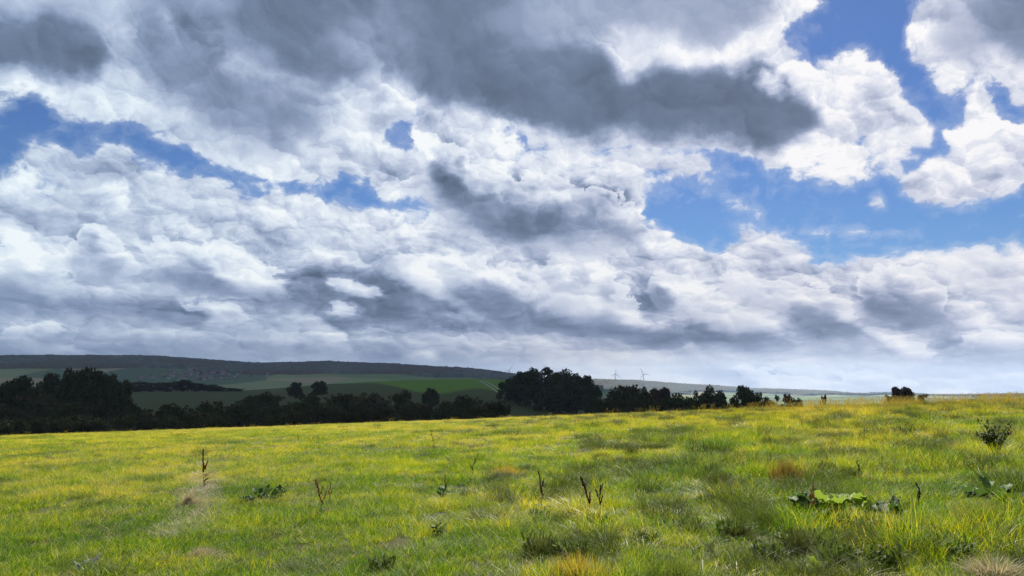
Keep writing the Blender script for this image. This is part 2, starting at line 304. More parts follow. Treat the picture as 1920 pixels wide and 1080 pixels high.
class Nodes:
    """small helper for wiring shader maths"""

    def __init__(self, tree):
        self.t = tree
        self.n = 0

    def new(self, kind, **kw):
        n = self.t.nodes.new(kind)
        n.location = ((self.n % 40) * 160, -(self.n // 40) * 240)
        self.n += 1
        for k, v in kw.items():
            setattr(n, k, v)
        return n

    def put(self, sock, v):
        if isinstance(v, bpy.types.NodeSocket):
            self.t.links.new(v, sock)
        elif v is not None:
            sock.default_value = v

    def m(self, op, a, b=None, c=None, clamp=False):
        n = self.new('ShaderNodeMath', operation=op, use_clamp=clamp)
        for i, v in enumerate((a, b, c)):
            if v is not None:
                self.put(n.inputs[i], v)
        return n.outputs[0]

    def v(self, op, a, b=None, c=None, scale=None):
        n = self.new('ShaderNodeVectorMath', operation=op)
        for i, q in enumerate((a, b, c)):
            if q is not None:
                self.put(n.inputs[i], q)
        if scale is not None:
            self.put(n.inputs['Scale'], scale)
        return n.outputs['Value'] if op in ('DOT_PRODUCT', 'LENGTH', 'DISTANCE') else n.outputs['Vector']

    def xyz(self, x, y, z=0.0):
        n = self.new('ShaderNodeCombineXYZ')
        for i, q in enumerate((x, y, z)):
            self.put(n.inputs[i], q)
        return n.outputs[0]

    def sep(self, a):
        n = self.new('ShaderNodeSeparateXYZ')
        self.put(n.inputs[0], a)
        return n.outputs

    def noise(self, vec, scale, detail=4.0, rough=0.5, dim='2D', lac=2.0, color=False, dist=0.0):
        n = self.new('ShaderNodeTexNoise', noise_dimensions=dim)
        self.put(n.inputs['Vector'], vec)
        self.put(n.inputs['Scale'], scale)
        n.inputs['Detail'].default_value = detail
        n.inputs['Roughness'].default_value = rough
        n.inputs['Lacunarity'].default_value = lac
        n.inputs['Distortion'].default_value = dist
        return n.outputs['Color' if color else 'Fac']

    def voronoi(self, vec, scale, detail=0.0, rough=0.5, smooth=None, dim='2D'):
        n = self.new('ShaderNodeTexVoronoi', voronoi_dimensions=dim)
        n.feature = 'SMOOTH_F1' if smooth is not None else 'F1'
        n.normalize = True
        self.put(n.inputs['Vector'], vec)
        self.put(n.inputs['Scale'], scale)
        n.inputs['Detail'].default_value = detail
        n.inputs['Roughness'].default_value = rough
        if smooth is not None:
            n.inputs['Smoothness'].default_value = smooth
        return n.outputs['Distance']

    def puffs(self, vec, scale, smooth):
        """rounded lumps: how far up towards the sun each point sits on its lump, and how near the lump's middle"""
        n = self.new('ShaderNodeTexVoronoi', voronoi_dimensions='2D')
        n.feature = 'SMOOTH_F1'
        self.put(n.inputs['Vector'], vec)
        n.inputs['Scale'].default_value = scale
        n.inputs['Smoothness'].default_value = smooth
        off = self.v('SCALE', self.v('SUBTRACT', vec, n.outputs['Position']), scale=scale)
        return self.v('DOT_PRODUCT', off, (0.50, 0.86, 0.0)), self.m('SUBTRACT', 0.45, n.outputs['Distance'])

    def smooth(self, x, lo, hi, a=0.0, b=1.0):
        n = self.new('ShaderNodeMapRange', interpolation_type='SMOOTHSTEP')
        for k, q in (('Value', x), ('From Min', lo), ('From Max', hi), ('To Min', a), ('To Max', b)):
            self.put(n.inputs[k], q)
        return n.outputs['Result']

    def lin(self, x, lo, hi, a=0.0, b=1.0):
        n = self.new('ShaderNodeMapRange')
        for k, q in (('Value', x), ('From Min', lo), ('From Max', hi), ('To Min', a), ('To Max', b)):
            self.put(n.inputs[k], q)
        return n.outputs['Result']

    def mix(self, f, a, b, blend='MIX'):
        n = self.new('ShaderNodeMix', data_type='RGBA', blend_type=blend)
        n.clamp_factor = True
        self.put(n.inputs[0], f)
        self.put(n.inputs[6], a)
        self.put(n.inputs[7], b)
        return n.outputs[2]

    def ramp(self, f, stops, interp='LINEAR'):
        n = self.new('ShaderNodeValToRGB')
        cr = n.color_ramp
        cr.interpolation = interp
        while len(cr.elements) < len(stops):
            cr.elements.new(1.0)
        for e, (p, c) in zip(cr.elements, stops):
            e.position = p
            e.color = tuple(c) + (1.0,) if len(c) == 3 else c
        self.put(n.inputs[0], f)
        return n.outputs[0]


def _curve_row(self, colour, channels):
    """one row of the weather map: three curves over azimuth"""
    n = self.new('ShaderNodeRGBCurve')
    mp = n.mapping
    mp.use_clip = False
    for c, vals in zip(mp.curves, channels):
        pts = c.points
        m = len(vals)
        pts[0].location = (0.0, float(vals[0]))
        pts[1].location = (1.0, float(vals[-1]))
        for i in range(1, m - 1):
            pts.new(i / (m - 1), float(vals[i]))
    mp.update()
    self.put(n.inputs['Color'], colour)
    return n.outputs[0]


Nodes.curve_row = _curve_row


def lin_of(c):
    return tuple(((q / 255.0 + 0.055) / 1.055) ** 2.4 if q > 10 else q / 255.0 / 12.92 for q in c)


def build_sky():
    w = bpy.data.worlds.new('World')
    SC.world = w
    w.use_nodes = True
    t = w.node_tree
    t.nodes.clear()
    k = Nodes(t)
    tc = k.new('ShaderNodeTexCoord')
    d = k.v('NORMALIZE', tc.outputs['Generated'])
    sx, sy, sz = k.sep(d)
    az = k.m('ARCTAN2', sx, sy)
    el = k.m('ARCSINE', sz)
    el = k.m('MAXIMUM', el, R(-1.0))
    # cloud space: features flatten towards the horizon
    vv = k.m('MULTIPLY_ADD', el, 0.32, k.m('MULTIPLY', k.m('LOGARITHM', k.m('ADD', el, 0.17), math.e), 0.45))
    p0 = k.xyz(az, vv)
    # slow and fast warps give the map's outlines their ragged edges
    w1 = k.v('SUBTRACT', k.noise(p0, 11.0, 3.5, 0.52, color=True), (0.5, 0.5, 0.5))
    w2 = k.v('SUBTRACT', k.noise(k.v('ADD', p0, (5.2, 1.3, 0)), 42.0, 5.0, 0.6, color=True), (0.5, 0.5, 0.5))
    wx1, wy1, _ = k.sep(w1)
    wx2, wy2, _ = k.sep(w2)
    # flatter warp low down
    flat = k.lin(el, 0.0, 0.25, 0.25, 1.0)
    az2 = k.m('ADD', az, k.m('MULTIPLY_ADD', wx1, WARP1, k.m('MULTIPLY', wx2, WARP2)))
    el2 = k.m('MULTIPLY_ADD', k.m('MULTIPLY_ADD', wy1, WARP1, k.m('MULTIPLY', wy2, WARP2)), flat, el)
    tx = k.m('PINGPONG', k.lin_free(az2, A0, A1), 1.0)
    ty = k.m('PINGPONG', k.m('MAXIMUM', k.lin_free(el2, E0, E1), 0.0), 1.0)
    row = k.m('MULTIPLY', ty, float(NE - 1))
    row3 = k.xyz(row, row, row)
    col = k.xyz(tx, tx, tx)
    wm = (0.0, 0.0, 0.0)
    tiny = (1e-7, 1e-7, 1e-7)          # ties each row to the one before, so the shader runs them one after another
    for j in range(NE):
        wgt = k.v('ABSOLUTE', k.v('SUBTRACT', k.v('MULTIPLY_ADD', wm, tiny, row3) if j else row3, (j, j, j)))
        wgt = k.v('MAXIMUM', k.v('SUBTRACT', (1, 1, 1), wgt), (0, 0, 0))
        rc = k.curve_row(k.v('MULTIPLY_ADD', wm, tiny, col) if j else col, [SKY_COVER[j], SKY_LIGHT[j], SKY_CRISP[j]])
        wm = k.v('MULTIPLY_ADD', rc, wgt, wm)
    cov2, lum, crisp = k.sep(wm)
    cov2 = k.m('MULTIPLY', cov2, 2.0)
    cov = k.m('MINIMUM', cov2, 1.0)
    fore = k.m('SUBTRACT', cov2, 1.0, clamp=True)

    # billows: heaped lumps of three sizes, each lit on the side towards the sun
    w3 = k.v('SUBTRACT', k.noise(k.v('ADD', p0, (8.1, 2.9, 0)), 12.0, 3.0, 0.5, color=True), (0.5, 0.5, 0.5))
    pw = k.v('ADD', p0, k.v('SCALE', w3, scale=0.040))
    pw = k.v('ADD', pw, k.v('SCALE', w2, scale=0.017))
    la, da = k.puffs(pw, 9.0, 0.14)
    lb, db = k.puffs(k.v('ADD', pw, (0.37, 0.11, 0)), 21.0, 0.10)
    lc, dc = k.puffs(k.v('ADD', pw, (0.13, 0.71, 0)), 50.0, 0.08)
    f0 = k.noise(pw, 15.0, 8.0, 0.58)
    f1 = k.noise(k.v('ADD', pw, (0.007, 0.014, 0.0)), 15.0, 8.0, 0.58)
    fz = k.m('SUBTRACT', f0, 0.5)
    emb = k.m('SUBTRACT', f0, f1)
    # density and edge
    tear = k.m('SUBTRACT', k.noise(pw, 60.0, 5.0, 0.62), 0.5)
    hc = k.m('MULTIPLY_ADD', da, 0.42, k.m('MULTIPLY_ADD', db, 0.34, k.m('MULTIPLY_ADD', dc, 0.22, k.m('MULTIPLY', fz, 0.55))))
    fray = k.m('MULTIPLY_ADD', tear, 0.6, k.m('MULTIPLY', hc, k.lin(crisp, 0.0, 1.0, 0.8, 1.25)))
    dens = k.m('ADD', cov, fray)
    soft = k.lin(crisp, 0.0, 1.0, 0.36, 0.17)
    alpha = k.smooth(dens, k.m('SUBTRACT', GAP, soft), k.m('ADD', GAP, soft))
    alpha = k.m('MAXIMUM', alpha, k.smooth(cov, 0.90, 1.0))
    alpha = k.m('MAXIMUM', alpha, k.smooth(dens, GAP - 0.55, GAP - 0.05, 0.0, 0.20))
    # brightness
    lump = k.m('MULTIPLY_ADD', la, 0.20, k.m('MULTIPLY_ADD', lb, 0.12, k.m('MULTIPLY', lc, 0.07)))
    rel = k.m('MULTIPLY_ADD', emb, 0.7, k.m('MULTIPLY_ADD', fz, 0.35, lump))
    rel = k.m('MULTIPLY', rel, k.m('MULTIPLY', k.m('POWER', crisp, 0.8), k.lin(el, 0.015, 0.13, 0.6, 1.0)))
    soft_n = k.m('SUBTRACT', k.noise(k.v('ADD', pw, (2.0, 7.0, 0)), 5.0, 6.0, 0.55), 0.5)
    lum2 = k.m('ADD', k.m('ADD', lum, k.m('MULTIPLY', rel, RELIEF)), k.m('MULTIPLY', soft_n, 0.22))
    # the tops that stand in front: lit rim inside their edge, shade just behind it
    fd = k.m('ADD', fore, k.m('MULTIPLY_ADD', tear, 0.55, k.m('MULTIPLY', hc, 1.35)))
    fs = k.lin(crisp, 0.25, 0.8, 0.42, 0.06)
    fa = k.m('MULTIPLY', k.smooth(fd, k.m('SUBTRACT', 0.5, fs), k.m('ADD', 0.5, fs)), k.smooth(fore, 0.02, 0.25))
    rim = k.m('MULTIPLY', k.smooth(fd, 0.45, 1.25, 1.0, 0.0), crisp)
    lumf = k.m('MULTIPLY_ADD', k.m('MULTIPLY', rim, k.m('SUBTRACT', 0.97, lum2)), 0.75, lum2)
    lumb = k.m('SUBTRACT', lum2, k.m('MULTIPLY', k.m('MULTIPLY', k.smooth(fore, 0.0, 0.5), crisp), 0.05))
    lum2 = k.m('ADD', lumb, k.m('MULTIPLY', fa, k.m('SUBTRACT', lumf, lumb)))
    # thin edges let the sun through
    thin = k.smooth(k.m('MULTIPLY_ADD', fray, 0.35, cov), 0.40, 0.90, 1.0, 0.0)
    lum2 = k.m('MULTIPLY_ADD', k.m('MULTIPLY', thin, k.m('SUBTRACT', 0.97, lum2)), 0.6, lum2, clamp=True)
    stops = [(0.0, (50, 58, 70)), (0.30, (76, 88, 106)), (0.40, (94, 107, 128)), (0.50, (116, 130, 155)), (0.62, (147, 161, 188)),
             (0.75, (189, 198, 219)), (0.85, (217, 223, 237)), (0.93, (237, 241, 248)), (1.0, (255, 255, 255))]
    ccol = k.ramp(lum2, [(a, lin_of(c)) for a, c in stops])
    # a touch bluer on the left and low down, greyer on the right
    tint = k.mix(k.lin(az, -0.6, 0.4), (0.93, 1.01, 1.04, 1), (1.01, 0.99, 1.0, 1))
    ccol = k.mix(1.0, ccol, tint, 'MULTIPLY')
    ccol = k.v('SCALE', ccol, scale=0.97 * 0.5 ** EXPOSURE / SKY_STRENGTH)
    sky = k.new('ShaderNodeTexSky', sky_type='NISHITA')
    sky.sun_disc = False
    sky.sun_elevation = R(SUN_EL)
    sky.sun_rotation = R(SUN_AZ)
    sky.altitude = 300
    sky.air_density = 1.0
    sky.dust_density = 0.2
    sky.ozone_density = 3.0
    base = k.mix(1.0, sky.outputs[0], k.mix(k.smooth(el, 0.10, 0.42), BLUE_LOW, BLUE_TINT), 'MULTIPLY')
    out = k.mix(alpha, base, ccol)
    bg = k.new('ShaderNodeBackground')
    k.put(bg.inputs['Color'], out)
    bg.inputs['Strength'].default_value = SKY_STRENGTH
    wo = k.new('ShaderNodeOutputWorld')
    t.links.new(bg.outputs[0], wo.inputs['Surface'])
    w.cycles.sampling_method = 'MANUAL'
    w.cycles.sample_map_resolution = 256


WARP1, WARP2 = 0.045, 0.012
GAP, RELIEF = 0.55, 0.95
BLUE_TINT = (0.185, 0.255, 0.385, 1.0)
BLUE_LOW = (0.215, 0.290, 0.385, 1.0)


def _lin_free(self, x, lo, hi):
    return self.m('MULTIPLY', self.m('SUBTRACT', x, lo), 1.0 / (hi - lo))


Nodes.lin_free = _lin_free
build_sky()

# ================================================================== tools
RNG = np.random.default_rng(7)
LATTICE = np.random.default_rng(3).random((256, 256))


def vnoise(x, y):
    """smooth value noise, 0..1"""
    x = np.asarray(x, float)
    y = np.asarray(y, float)
    xi, yi = np.floor(x).astype(int), np.floor(y).astype(int)
    fx, fy = x - xi, y - yi
    fx, fy = fx * fx * (3 - 2 * fx), fy * fy * (3 - 2 * fy)
    a, b = LATTICE[xi & 255, yi & 255], LATTICE[(xi + 1) & 255, yi & 255]
    c, d = LATTICE[xi & 255, (yi + 1) & 255], LATTICE[(xi + 1) & 255, (yi + 1) & 255]
    return (a * (1 - fx) + b * fx) * (1 - fy) + (c * (1 - fx) + d * fx) * fy


def fbm(x, y, octaves=4, gain=0.5):
    s, a, t = 0.0, 1.0, 0.0
    for i in range(octaves):
        s = s + a * vnoise(np.asarray(x) * 2 ** i + 17.3 * i, np.asarray(y) * 2 ** i + 9.1 * i)
        t += a
        a *= gain
    return s / t


def sstep(x, a, b):
    t = np.clip((np.asarray(x, float) - a) / (b - a), 0, 1)
    return t * t * (3 - 2 * t)


def raw_mesh(name, verts, faces, mat=None, smooth=False):
    me = bpy.data.meshes.new(name)
    verts = np.asarray(verts, np.float32)
    faces = np.asarray(faces, np.int32)
    n, k = faces.shape
    me.vertices.add(len(verts))
    me.vertices.foreach_set('co', verts.ravel())
    me.loops.add(n * k)
    me.loops.foreach_set('vertex_index', faces.ravel())
    me.polygons.add(n)
    me.polygons.foreach_set('loop_start', np.arange(0, n * k, k, dtype=np.int32))
    me.polygons.foreach_set('loop_total', np.full(n, k, np.int32))
    if smooth:
        me.polygons.foreach_set('use_smooth', np.ones(n, bool))
    me.update(calc_edges=True)
    me.validate()
    if mat:
        me.materials.append(mat)
    return me


def grid_faces(n, m, wrap=False):
    """quads of an n x m grid of vertices"""
    i, j = np.meshgrid(np.arange(n - 1), np.arange(m if wrap else m - 1), indexing='ij')
    j2 = (j + 1) % m
    return np.stack([i * m + j, i * m + j2, (i + 1) * m + j2, (i + 1) * m + j], -1).reshape(-1, 4)


def link(name, me, parent=None, **props):
    o = bpy.data.objects.new(name, me)
    COL.objects.link(o)
    if parent:
        o.parent = parent
    for k_, v_ in props.items():
        o[k_] = v_
    return o


def thing(name, label, category, loc, rot=0.0, group=None):
    o = bpy.data.objects.new(name, None)
    o.empty_display_size = 0.3
    COL.objects.link(o)
    o.location = loc
    o.rotation_euler = (0, 0, rot)
    o['label'] = label
    o['category'] = category
    if group:
        o['group'] = group
    return o


# ================================================================== materials
def material(name, build):
    m = bpy.data.materials.new(name)
    m.use_nodes = True
    m.node_tree.nodes.clear()
    k = Nodes(m.node_tree)
    out = k.new('ShaderNodeOutputMaterial')
    s = build(k)
    m.node_tree.links.new(s, out.inputs['Surface'])
    return m


def principled(k, colour, rough=0.9, spec=0.2, normal=None):
    p = k.new('ShaderNodeBsdfPrincipled')
    k.put(p.inputs['Base Color'], colour)
    k.put(p.inputs['Roughness'], rough)
    p.inputs['Specular IOR Level'].default_value = spec
    if normal is not None:
        k.put(p.inputs['Normal'], normal)
    return p.outputs[0]


def bump(k, h, strength, dist):
    b = k.new('ShaderNodeBump')
    b.inputs['Strength'].default_value = strength
    b.inputs['Distance'].default_value = dist
    k.put(b.inputs['Height'], h)
    return b.outputs[0]


def leafy(k, colour, translucent, share=0.45, rough=0.6, spec=0.25):
    """leaf-like surface: reflects on one side, lets light through to the other"""
    a = principled(k, colour, rough, spec)
    t = k.new('ShaderNodeBsdfTranslucent')
    k.put(t.inputs['Color'], translucent)
    mx = k.new('ShaderNodeMixShader')
    mx.inputs[0].default_value = share
    k.t.links.new(a, mx.inputs[1])
    k.t.links.new(t.outputs[0], mx.inputs[2])
    return mx.outputs[0]


def mat_ground(k):
    pos = k.new('ShaderNodeNewGeometry').outputs['Position']
    x, y, z = k.sep(pos)
    r = k.v('LENGTH', pos)
    n1 = k.noise(pos, 0.9, 5, 0.6, '3D')
    n2 = k.noise(pos, 0.11, 4, 0.55, '3D')
    n3 = k.noise(pos, 7.0, 3, 0.6, '3D')
    # thatch and soil beneath the meadow
    near = k.mix(n1, (0.030, 0.040, 0.008, 1), (0.075, 0.078, 0.016, 1))
    near = k.mix(k.m('MULTIPLY', n3, 0.6), near, (0.028, 0.020, 0.010, 1))
    # dark pasture of the valley and the hill behind
    past = k.mix(n2, (0.020, 0.034, 0.005, 1), (0.036, 0.056, 0.008, 1))
    past = k.mix(k.m('MULTIPLY', n1, 0.4), past, (0.030, 0.028, 0.010, 1))
    # the brighter young crop on the hill top
    crop = k.mix(n2, (0.046, 0.112, 0.004, 1), (0.064, 0.144, 0.006, 1))
    # patchwork of far fields
    cell = k.new('ShaderNodeTexVoronoi', voronoi_dimensions='2D')
    k.put(cell.inputs['Vector'], pos)
    cell.inputs['Scale'].default_value = 1 / 210.0
    cr, cg, cb = k.sep(cell.outputs['Color'])
    far = k.ramp(cr, [(0.0, (0.045, 0.075, 0.028)), (0.3, (0.09, 0.14, 0.04)), (0.5, (0.05, 0.085, 0.035)), (0.72, (0.13, 0.17, 0.06)),
                      (0.9, (0.20, 0.18, 0.09)), (1.0, (0.06, 0.10, 0.04))], 'CONSTANT')
    att = k.new('ShaderNodeAttribute')
    att.attribute_name = 'crop'
    c = k.mix(att.outputs['Fac'], past, crop)
    c = k.mix(k.smooth(r, 60.0, 85.0), near, c)
    c = k.mix(k.smooth(r, 900.0, 1200.0), c, far)
    return principled(k, c, 0.95, 0.1, bump(k, n1, 0.6, 0.15))


def mat_far_wood(k):
    pos = k.new('ShaderNodeNewGeometry').outputs['Position']
    n1 = k.noise(pos, 0.035, 4, 0.6, '3D')
    n2 = k.noise(pos, 0.006, 3, 0.5, '3D')
    c = k.ramp(n1, [(0.3, (0.022, 0.034, 0.030)), (0.5, (0.060, 0.074, 0.060)), (0.7, (0.115, 0.118, 0.085))])
    c = k.mix(k.smooth(n2, 0.46, 0.56), c, (0.062, 0.052, 0.028, 1))
    return principled(k, c, 0.95, 0.05)


M_GROUND = material('ground', mat_ground)
M_FAR_WOOD = material('far_wood', mat_far_wood)

# ================================================================== the lie of the land
PX = 1442.0                  # pixels per unit tangent in the photograph
HORIZON = 720.0              # its row at eye level


def row_z(row, dist):
    return EYE + (HORIZON - row) / PX * dist


BROW_COL = np.array([-700, -200, 0, 120, 240, 350, 450, 540, 620, 700, 760, 860, 925, 965, 1010, 1100, 1200, 1400, 1700, 2300], float)
BROW_ROW = np.array([745, 745, 742, 738, 733, 732, 733, 727, 721, 716, 713, 711, 711.5, 715, 727, 748, 756, 762, 766, 770], float)
LEFT_COL = np.array([-600, 0, 120, 290, 390, 480, 620, 700, 780, 880, 935, 985, 1060, 1120, 1250, 1500, 1900], float)
LEFT_ROW = np.array([680, 677, 674.5, 674, 678, 684, 681, 683, 687, 692, 699, 706, 716, 724, 736, 745, 750], float)
RIGHT_COL = np.array([700, 900, 1000, 1115, 1200, 1300, 1400, 1480, 1550, 1600, 1650, 1720, 1800, 2000, 2600], float)
RIGHT_ROW = np.array([735, 722, 714, 711, 714, 721, 727, 729.5, 733, 737, 735.5, 737, 740, 742, 744], float)
HILL_D, LEFT_D, RIGHT_D = 600.0, 3500.0, 5600.0


def land(x, y):
    """height of the bare ground"""
    x = np.asarray(x, float)
    y = np.asarray(y, float)
    r = np.hypot(x, y)
    ahead = np.maximum(y, 1.0)
    col = np.where(y > 0.2 * r, 960 + PX * x / ahead, np.where(x < 0, -4000, 6000))
    # the meadow: tilts up to the right, rounds over ahead
    xm = np.clip(x, -160, 160)
    d = np.maximum(0, y - 27)
    fall = np.where(d < 42, 0.00115 * d * d, 2.029 + 0.0966 * (d - 42))
    fall = np.minimum(fall, 60)
    meadow = 0.0345 * xm - fall + 0.05 * (fbm(x * 0.35, y * 0.35, 3) - 0.5) * sstep(r, 2, 6)
    # the hill across the dip
    brow = row_z(np.interp(col, BROW_COL, BROW_ROW), HILL_D)
    up = sstep(r, 170, HILL_D)
    dip = -11.0
    hill = dip + (brow - dip) * up
    back = sstep(r, HILL_D + 10, 1500)
    hill = hill * (1 - back) + (-45.0) * back
    # valley and the far ridges
    a = sstep(r, 1900, LEFT_D) ** 0.8
    lr = row_z(np.interp(col, LEFT_COL, LEFT_ROW), LEFT_D) - 13
    far = -45 + (np.maximum(lr, -60) + 45) * a
    far = far - (far + 62) * sstep(r, LEFT_D + 150, 4600)
    rr = row_z(np.interp(col, RIGHT_COL, RIGHT_ROW), RIGHT_D) - 13
    far = far + (np.maximum(rr, -80) + 62) * sstep(r, 4500, RIGHT_D)
    far = far - (far + 100) * sstep(r, RIGHT_D + 200, 7500)
    far = far + 16 * (fbm(x / 240, y / 240, 3) - 0.5) * sstep(r, 1500, 2500)
    t = sstep(r, 1000, 1900)
    hill = hill * (1 - t) + far * t
    hill = hill + 0.8 * (fbm(x / 45, y / 45, 3) - 0.5) * sstep(r, 150, 260)
    w = sstep(r, 95, 210)
    behind = sstep(-y, 0, 300)
    z = meadow * (1 - w) + hill * w
    return z * (1 - behind) + (0.0345 * xm * (1 - w) - 3 * w) * behind


def hit(col, row, lo=5.0, hi=8000.0):
    """where the line of sight through a point of the photograph meets the ground"""
    a = R(PITCH)
    u, v = (col - 960) / PX, (540 - row) / PX
    d = Vector((u, math.cos(a) - v * math.sin(a), math.sin(a) + v * math.cos(a)))
    d /= math.hypot(d.x, d.y)
    s = np.geomspace(lo, hi, 6000)
    zr = EYE + s * d.z
    zl = land(s * d.x, s * d.y)
    i = np.nonzero(zr < zl)[0]
    if not len(i):
        return None
    s = s[i[0]]
    return Vector((s * d.x, s * d.y, float(land(s * d.x, s * d.y))))


def at(col, dist):
    """the point of the ground in a given direction, so far away"""
    u = (col - 960) / PX
    y = dist / math.hypot(1, u)
    return Vector((u * y, y, float(land(u * y, y))))


def top_z(row, p):
    a = R(PITCH)
    v = (540 - row) / PX
    return EYE + math.tan(a + math.atan(v)) * p.y


def build_ground():
    rad = np.concatenate([[0.5], np.arange(2, 60, 0.5), np.arange(60, 300, 3.0), np.arange(300, 1000, 9.0), np.geomspace(1000, 8000, 190)])
    ang = np.concatenate([np.arange(-46, 46, 0.25), np.arange(46, 314, 4.0)])
    A = np.radians(ang)
    rr, aa = np.meshgrid(rad, A, indexing='ij')
    x, y = rr * np.sin(aa), rr * np.cos(aa)
    v = np.stack([x, y, land(x, y)], -1).reshape(-1, 3)
    me = raw_mesh('ground', v, grid_faces(len(rad), len(A), True)[:, ::-1], M_GROUND, True)
    # where the greener crop grows: the hill top above the curved field edge
    col = 960 + PX * x / np.maximum(y, 1)
    edge = np.interp(col, [600, 640, 700, 780, 830, 900, 960, 1000], [9e3, 560, 520, 395, 380, 425, 375, 360])
    crop = (sstep(rr, edge - 4, edge + 4) * (y > 0) * (rr < 900) * (col > 600) * (col < 1010)).reshape(-1)
    at_ = me.attributes.new('crop', 'FLOAT', 'POINT')
    at_.data.foreach_set('value', crop.astype(np.float32))
    link('ground', me, kind='structure')


def build_far_woods():
    """woods on the far ridges: a continuous bumpy canopy"""
    def canopy(name, c0, c1, r0, r1, na, nr, ridge, cover, label):
        az = np.arctan((np.linspace(c0, c1, na) - 960) / PX)
        rad = np.linspace(r0, r1, nr)
        rr, aa = np.meshgrid(rad, az, indexing='ij')
        x, y = rr * np.sin(aa), rr * np.cos(aa)
        g = land(x, y)
        crowns = np.abs(2 * vnoise(x / 15, y / 15) - 1) ** 0.6 * 0.6 + 0.5 * vnoise(x / 6 + 5, y / 6)
        h = 4 + 13 * crowns + 5 * (fbm(x / 60, y / 60, 2) - 0.5)
        on = cover(x, y, rr, 960 + PX * np.tan(aa))
        z = g - 3 + (h + 3) * on
        me = raw_mesh(name, np.stack([x, y, z], -1).reshape(-1, 3), grid_faces(nr, na)[:, ::-1], M_FAR_WOOD, False)
        link(name, me, kind='stuff')

    def cov_left(x, y, rr, col):
        f = fbm(x / 330 + 3, y / 330, 3)
        low = sstep(rr, 2650, 3050)
        on = sstep(f + 0.62 * low - 0.28 * (1 - low), 0.42, 0.46)
        on = on * (1 - sstep(rr, LEFT_D + 130, LEFT_D + 160))
        return on

    def cov_right(x, y, rr, col):
        f = fbm(x / 420 + 8, y / 420 + 2, 3)
        low = sstep(rr, 4750, 5150)
        return sstep(f + 0.6 * low - 0.2 * (1 - low), 0.42, 0.46) * (1 - sstep(rr, RIGHT_D + 150, RIGHT_D + 200))

    canopy('far_wood', -560, 1130, 2350, LEFT_D + 170, 800, 260, LEFT_ROW, cov_left, '')
    canopy('far_wood', 1040, 2080, 4500, RIGHT_D + 210, 480, 220, RIGHT_ROW, cov_right, '')


build_ground()
build_far_woods()

# ================================================================== clouds nearer the sun, whose shade lies over the dip, the hill and the ridges
def mat_cloud(k):
    n = k.noise(k.new('ShaderNodeNewGeometry').outputs['Position'], 0.004, 5, 0.6, '3D')
    return principled(k, k.mix(n, (0.62, 0.64, 0.68, 1), (0.85, 0.86, 0.88, 1)), 1.0, 0.0)


M_CLOUD = material('cloud', mat_cloud)


def build_cloud(h, x0, x1, y0, y1, thick, wob):
    """a flat-based heap of cloud over a patch of the country, moved up along the sun's rays"""
    n, m = 90, 90
    u, v = np.meshgrid(np.linspace(0, 1, n), np.linspace(0, 1, m), indexing='ij')
    x = x0 + (x1 - x0) * u
    y = y0 + (y1 - y0) * v
    run = 1 / math.tan(R(SUN_EL))
    ox, oy = run * math.sin(R(SUN_AZ)), run * math.cos(R(SUN_AZ))
    rim = np.minimum(np.minimum(u, 1 - u), np.minimum(v, 1 - v)) * 2
    edge = np.clip(rim * 9, 0, 1) ** 0.5
    w = wob * (fbm(x / wob / 4 + 5, y / wob / 4, 3) - 0.5)
    hump = fbm(x / (thick * 1.6), y / (thick * 1.6), 4)
    top = h + edge * thick * (0.25 + hump)
    base = h - edge * 0.12 * thick * fbm(x / thick + 9, y / thick, 3)
    base = base - 1
    a = np.stack([x + w + ox * top, y + w * v + oy * top, top], -1).reshape(-1, 3)
    b = np.stack([x + w + ox * base, y + w * v + oy * base, base], -1).reshape(-1, 3)
    f = grid_faces(n, m)
    ring = [i * m for i in range(n)] + [(n - 1) * m + j for j in range(1, m)] + [i * m + m - 1 for i in range(n - 2, -1, -1)] + [j for j in range(m - 2, 0, -1)]
    side = np.array([[ring[i], ring[(i + 1) % len(ring)], ring[(i + 1) % len(ring)] + n * m, ring[i] + n * m] for i in range(len(ring))])
    me = raw_mesh('cloud', np.concatenate([a, b]), np.concatenate([f[:, ::-1], f + n * m, side]), M_CLOUD, True)
    link('cloud', me, kind='structure')


build_cloud(2500, -900, 800, 84, 1450, 350, 60)
build_cloud(6500, -4200, 550, 1350, 4350, 700, 150)


# ================================================================== trees
def leaf_cards(centres, radii, count, size, rng, flat=1.0):
    """many small leaf sprays spread through a set of clumps"""
    pick = rng.choice(len(centres), count, p=radii ** 2 / (radii ** 2).sum())
    d = rng.normal(size=(count, 3))
    d /= np.linalg.norm(d, axis=1)[:, None]
    rad = rng.random(count) ** 0.4
    p = centres[pick] + d * (rad * radii[pick])[:, None] * np.array([1, 1, flat])
    a = rng.normal(size=(count, 3))
    a /= np.linalg.norm(a, axis=1)[:, None]
    b = np.cross(a, rng.normal(size=(count, 3)))
    b /= np.linalg.norm(b, axis=1)[:, None]
    s = size * (0.6 + 0.8 * rng.random(count))[:, None]
    q = np.stack([p - a * s, p + b * s * 0.55, p + a * s, p - b * s * 0.55], 1)
    return q.reshape(-1, 3), np.arange(count * 4).reshape(-1, 4)


def tube(path, radii, sides=6):
    path = np.asarray(path, float)
    v, n = [], len(path)
    for i in range(n):
        t = path[min(i + 1, n - 1)] - path[max(i - 1, 0)]
        t /= np.linalg.norm(t) + 1e-9
        a = np.cross(t, [0.31, 0.95, 0.07])
        a /= np.linalg.norm(a) + 1e-9
        b = np.cross(t, a)
        for s in range(sides):
            w = s / sides * math.tau
            v.append(path[i] + radii[i] * (math.cos(w) * a + math.sin(w) * b))
    f = [[i * sides + s, i * sides + (s + 1) % sides, (i + 1) * sides + (s + 1) % sides, (i + 1) * sides + s] for i in range(n - 1) for s in range(sides)]
    return np.array(v), np.array(f)


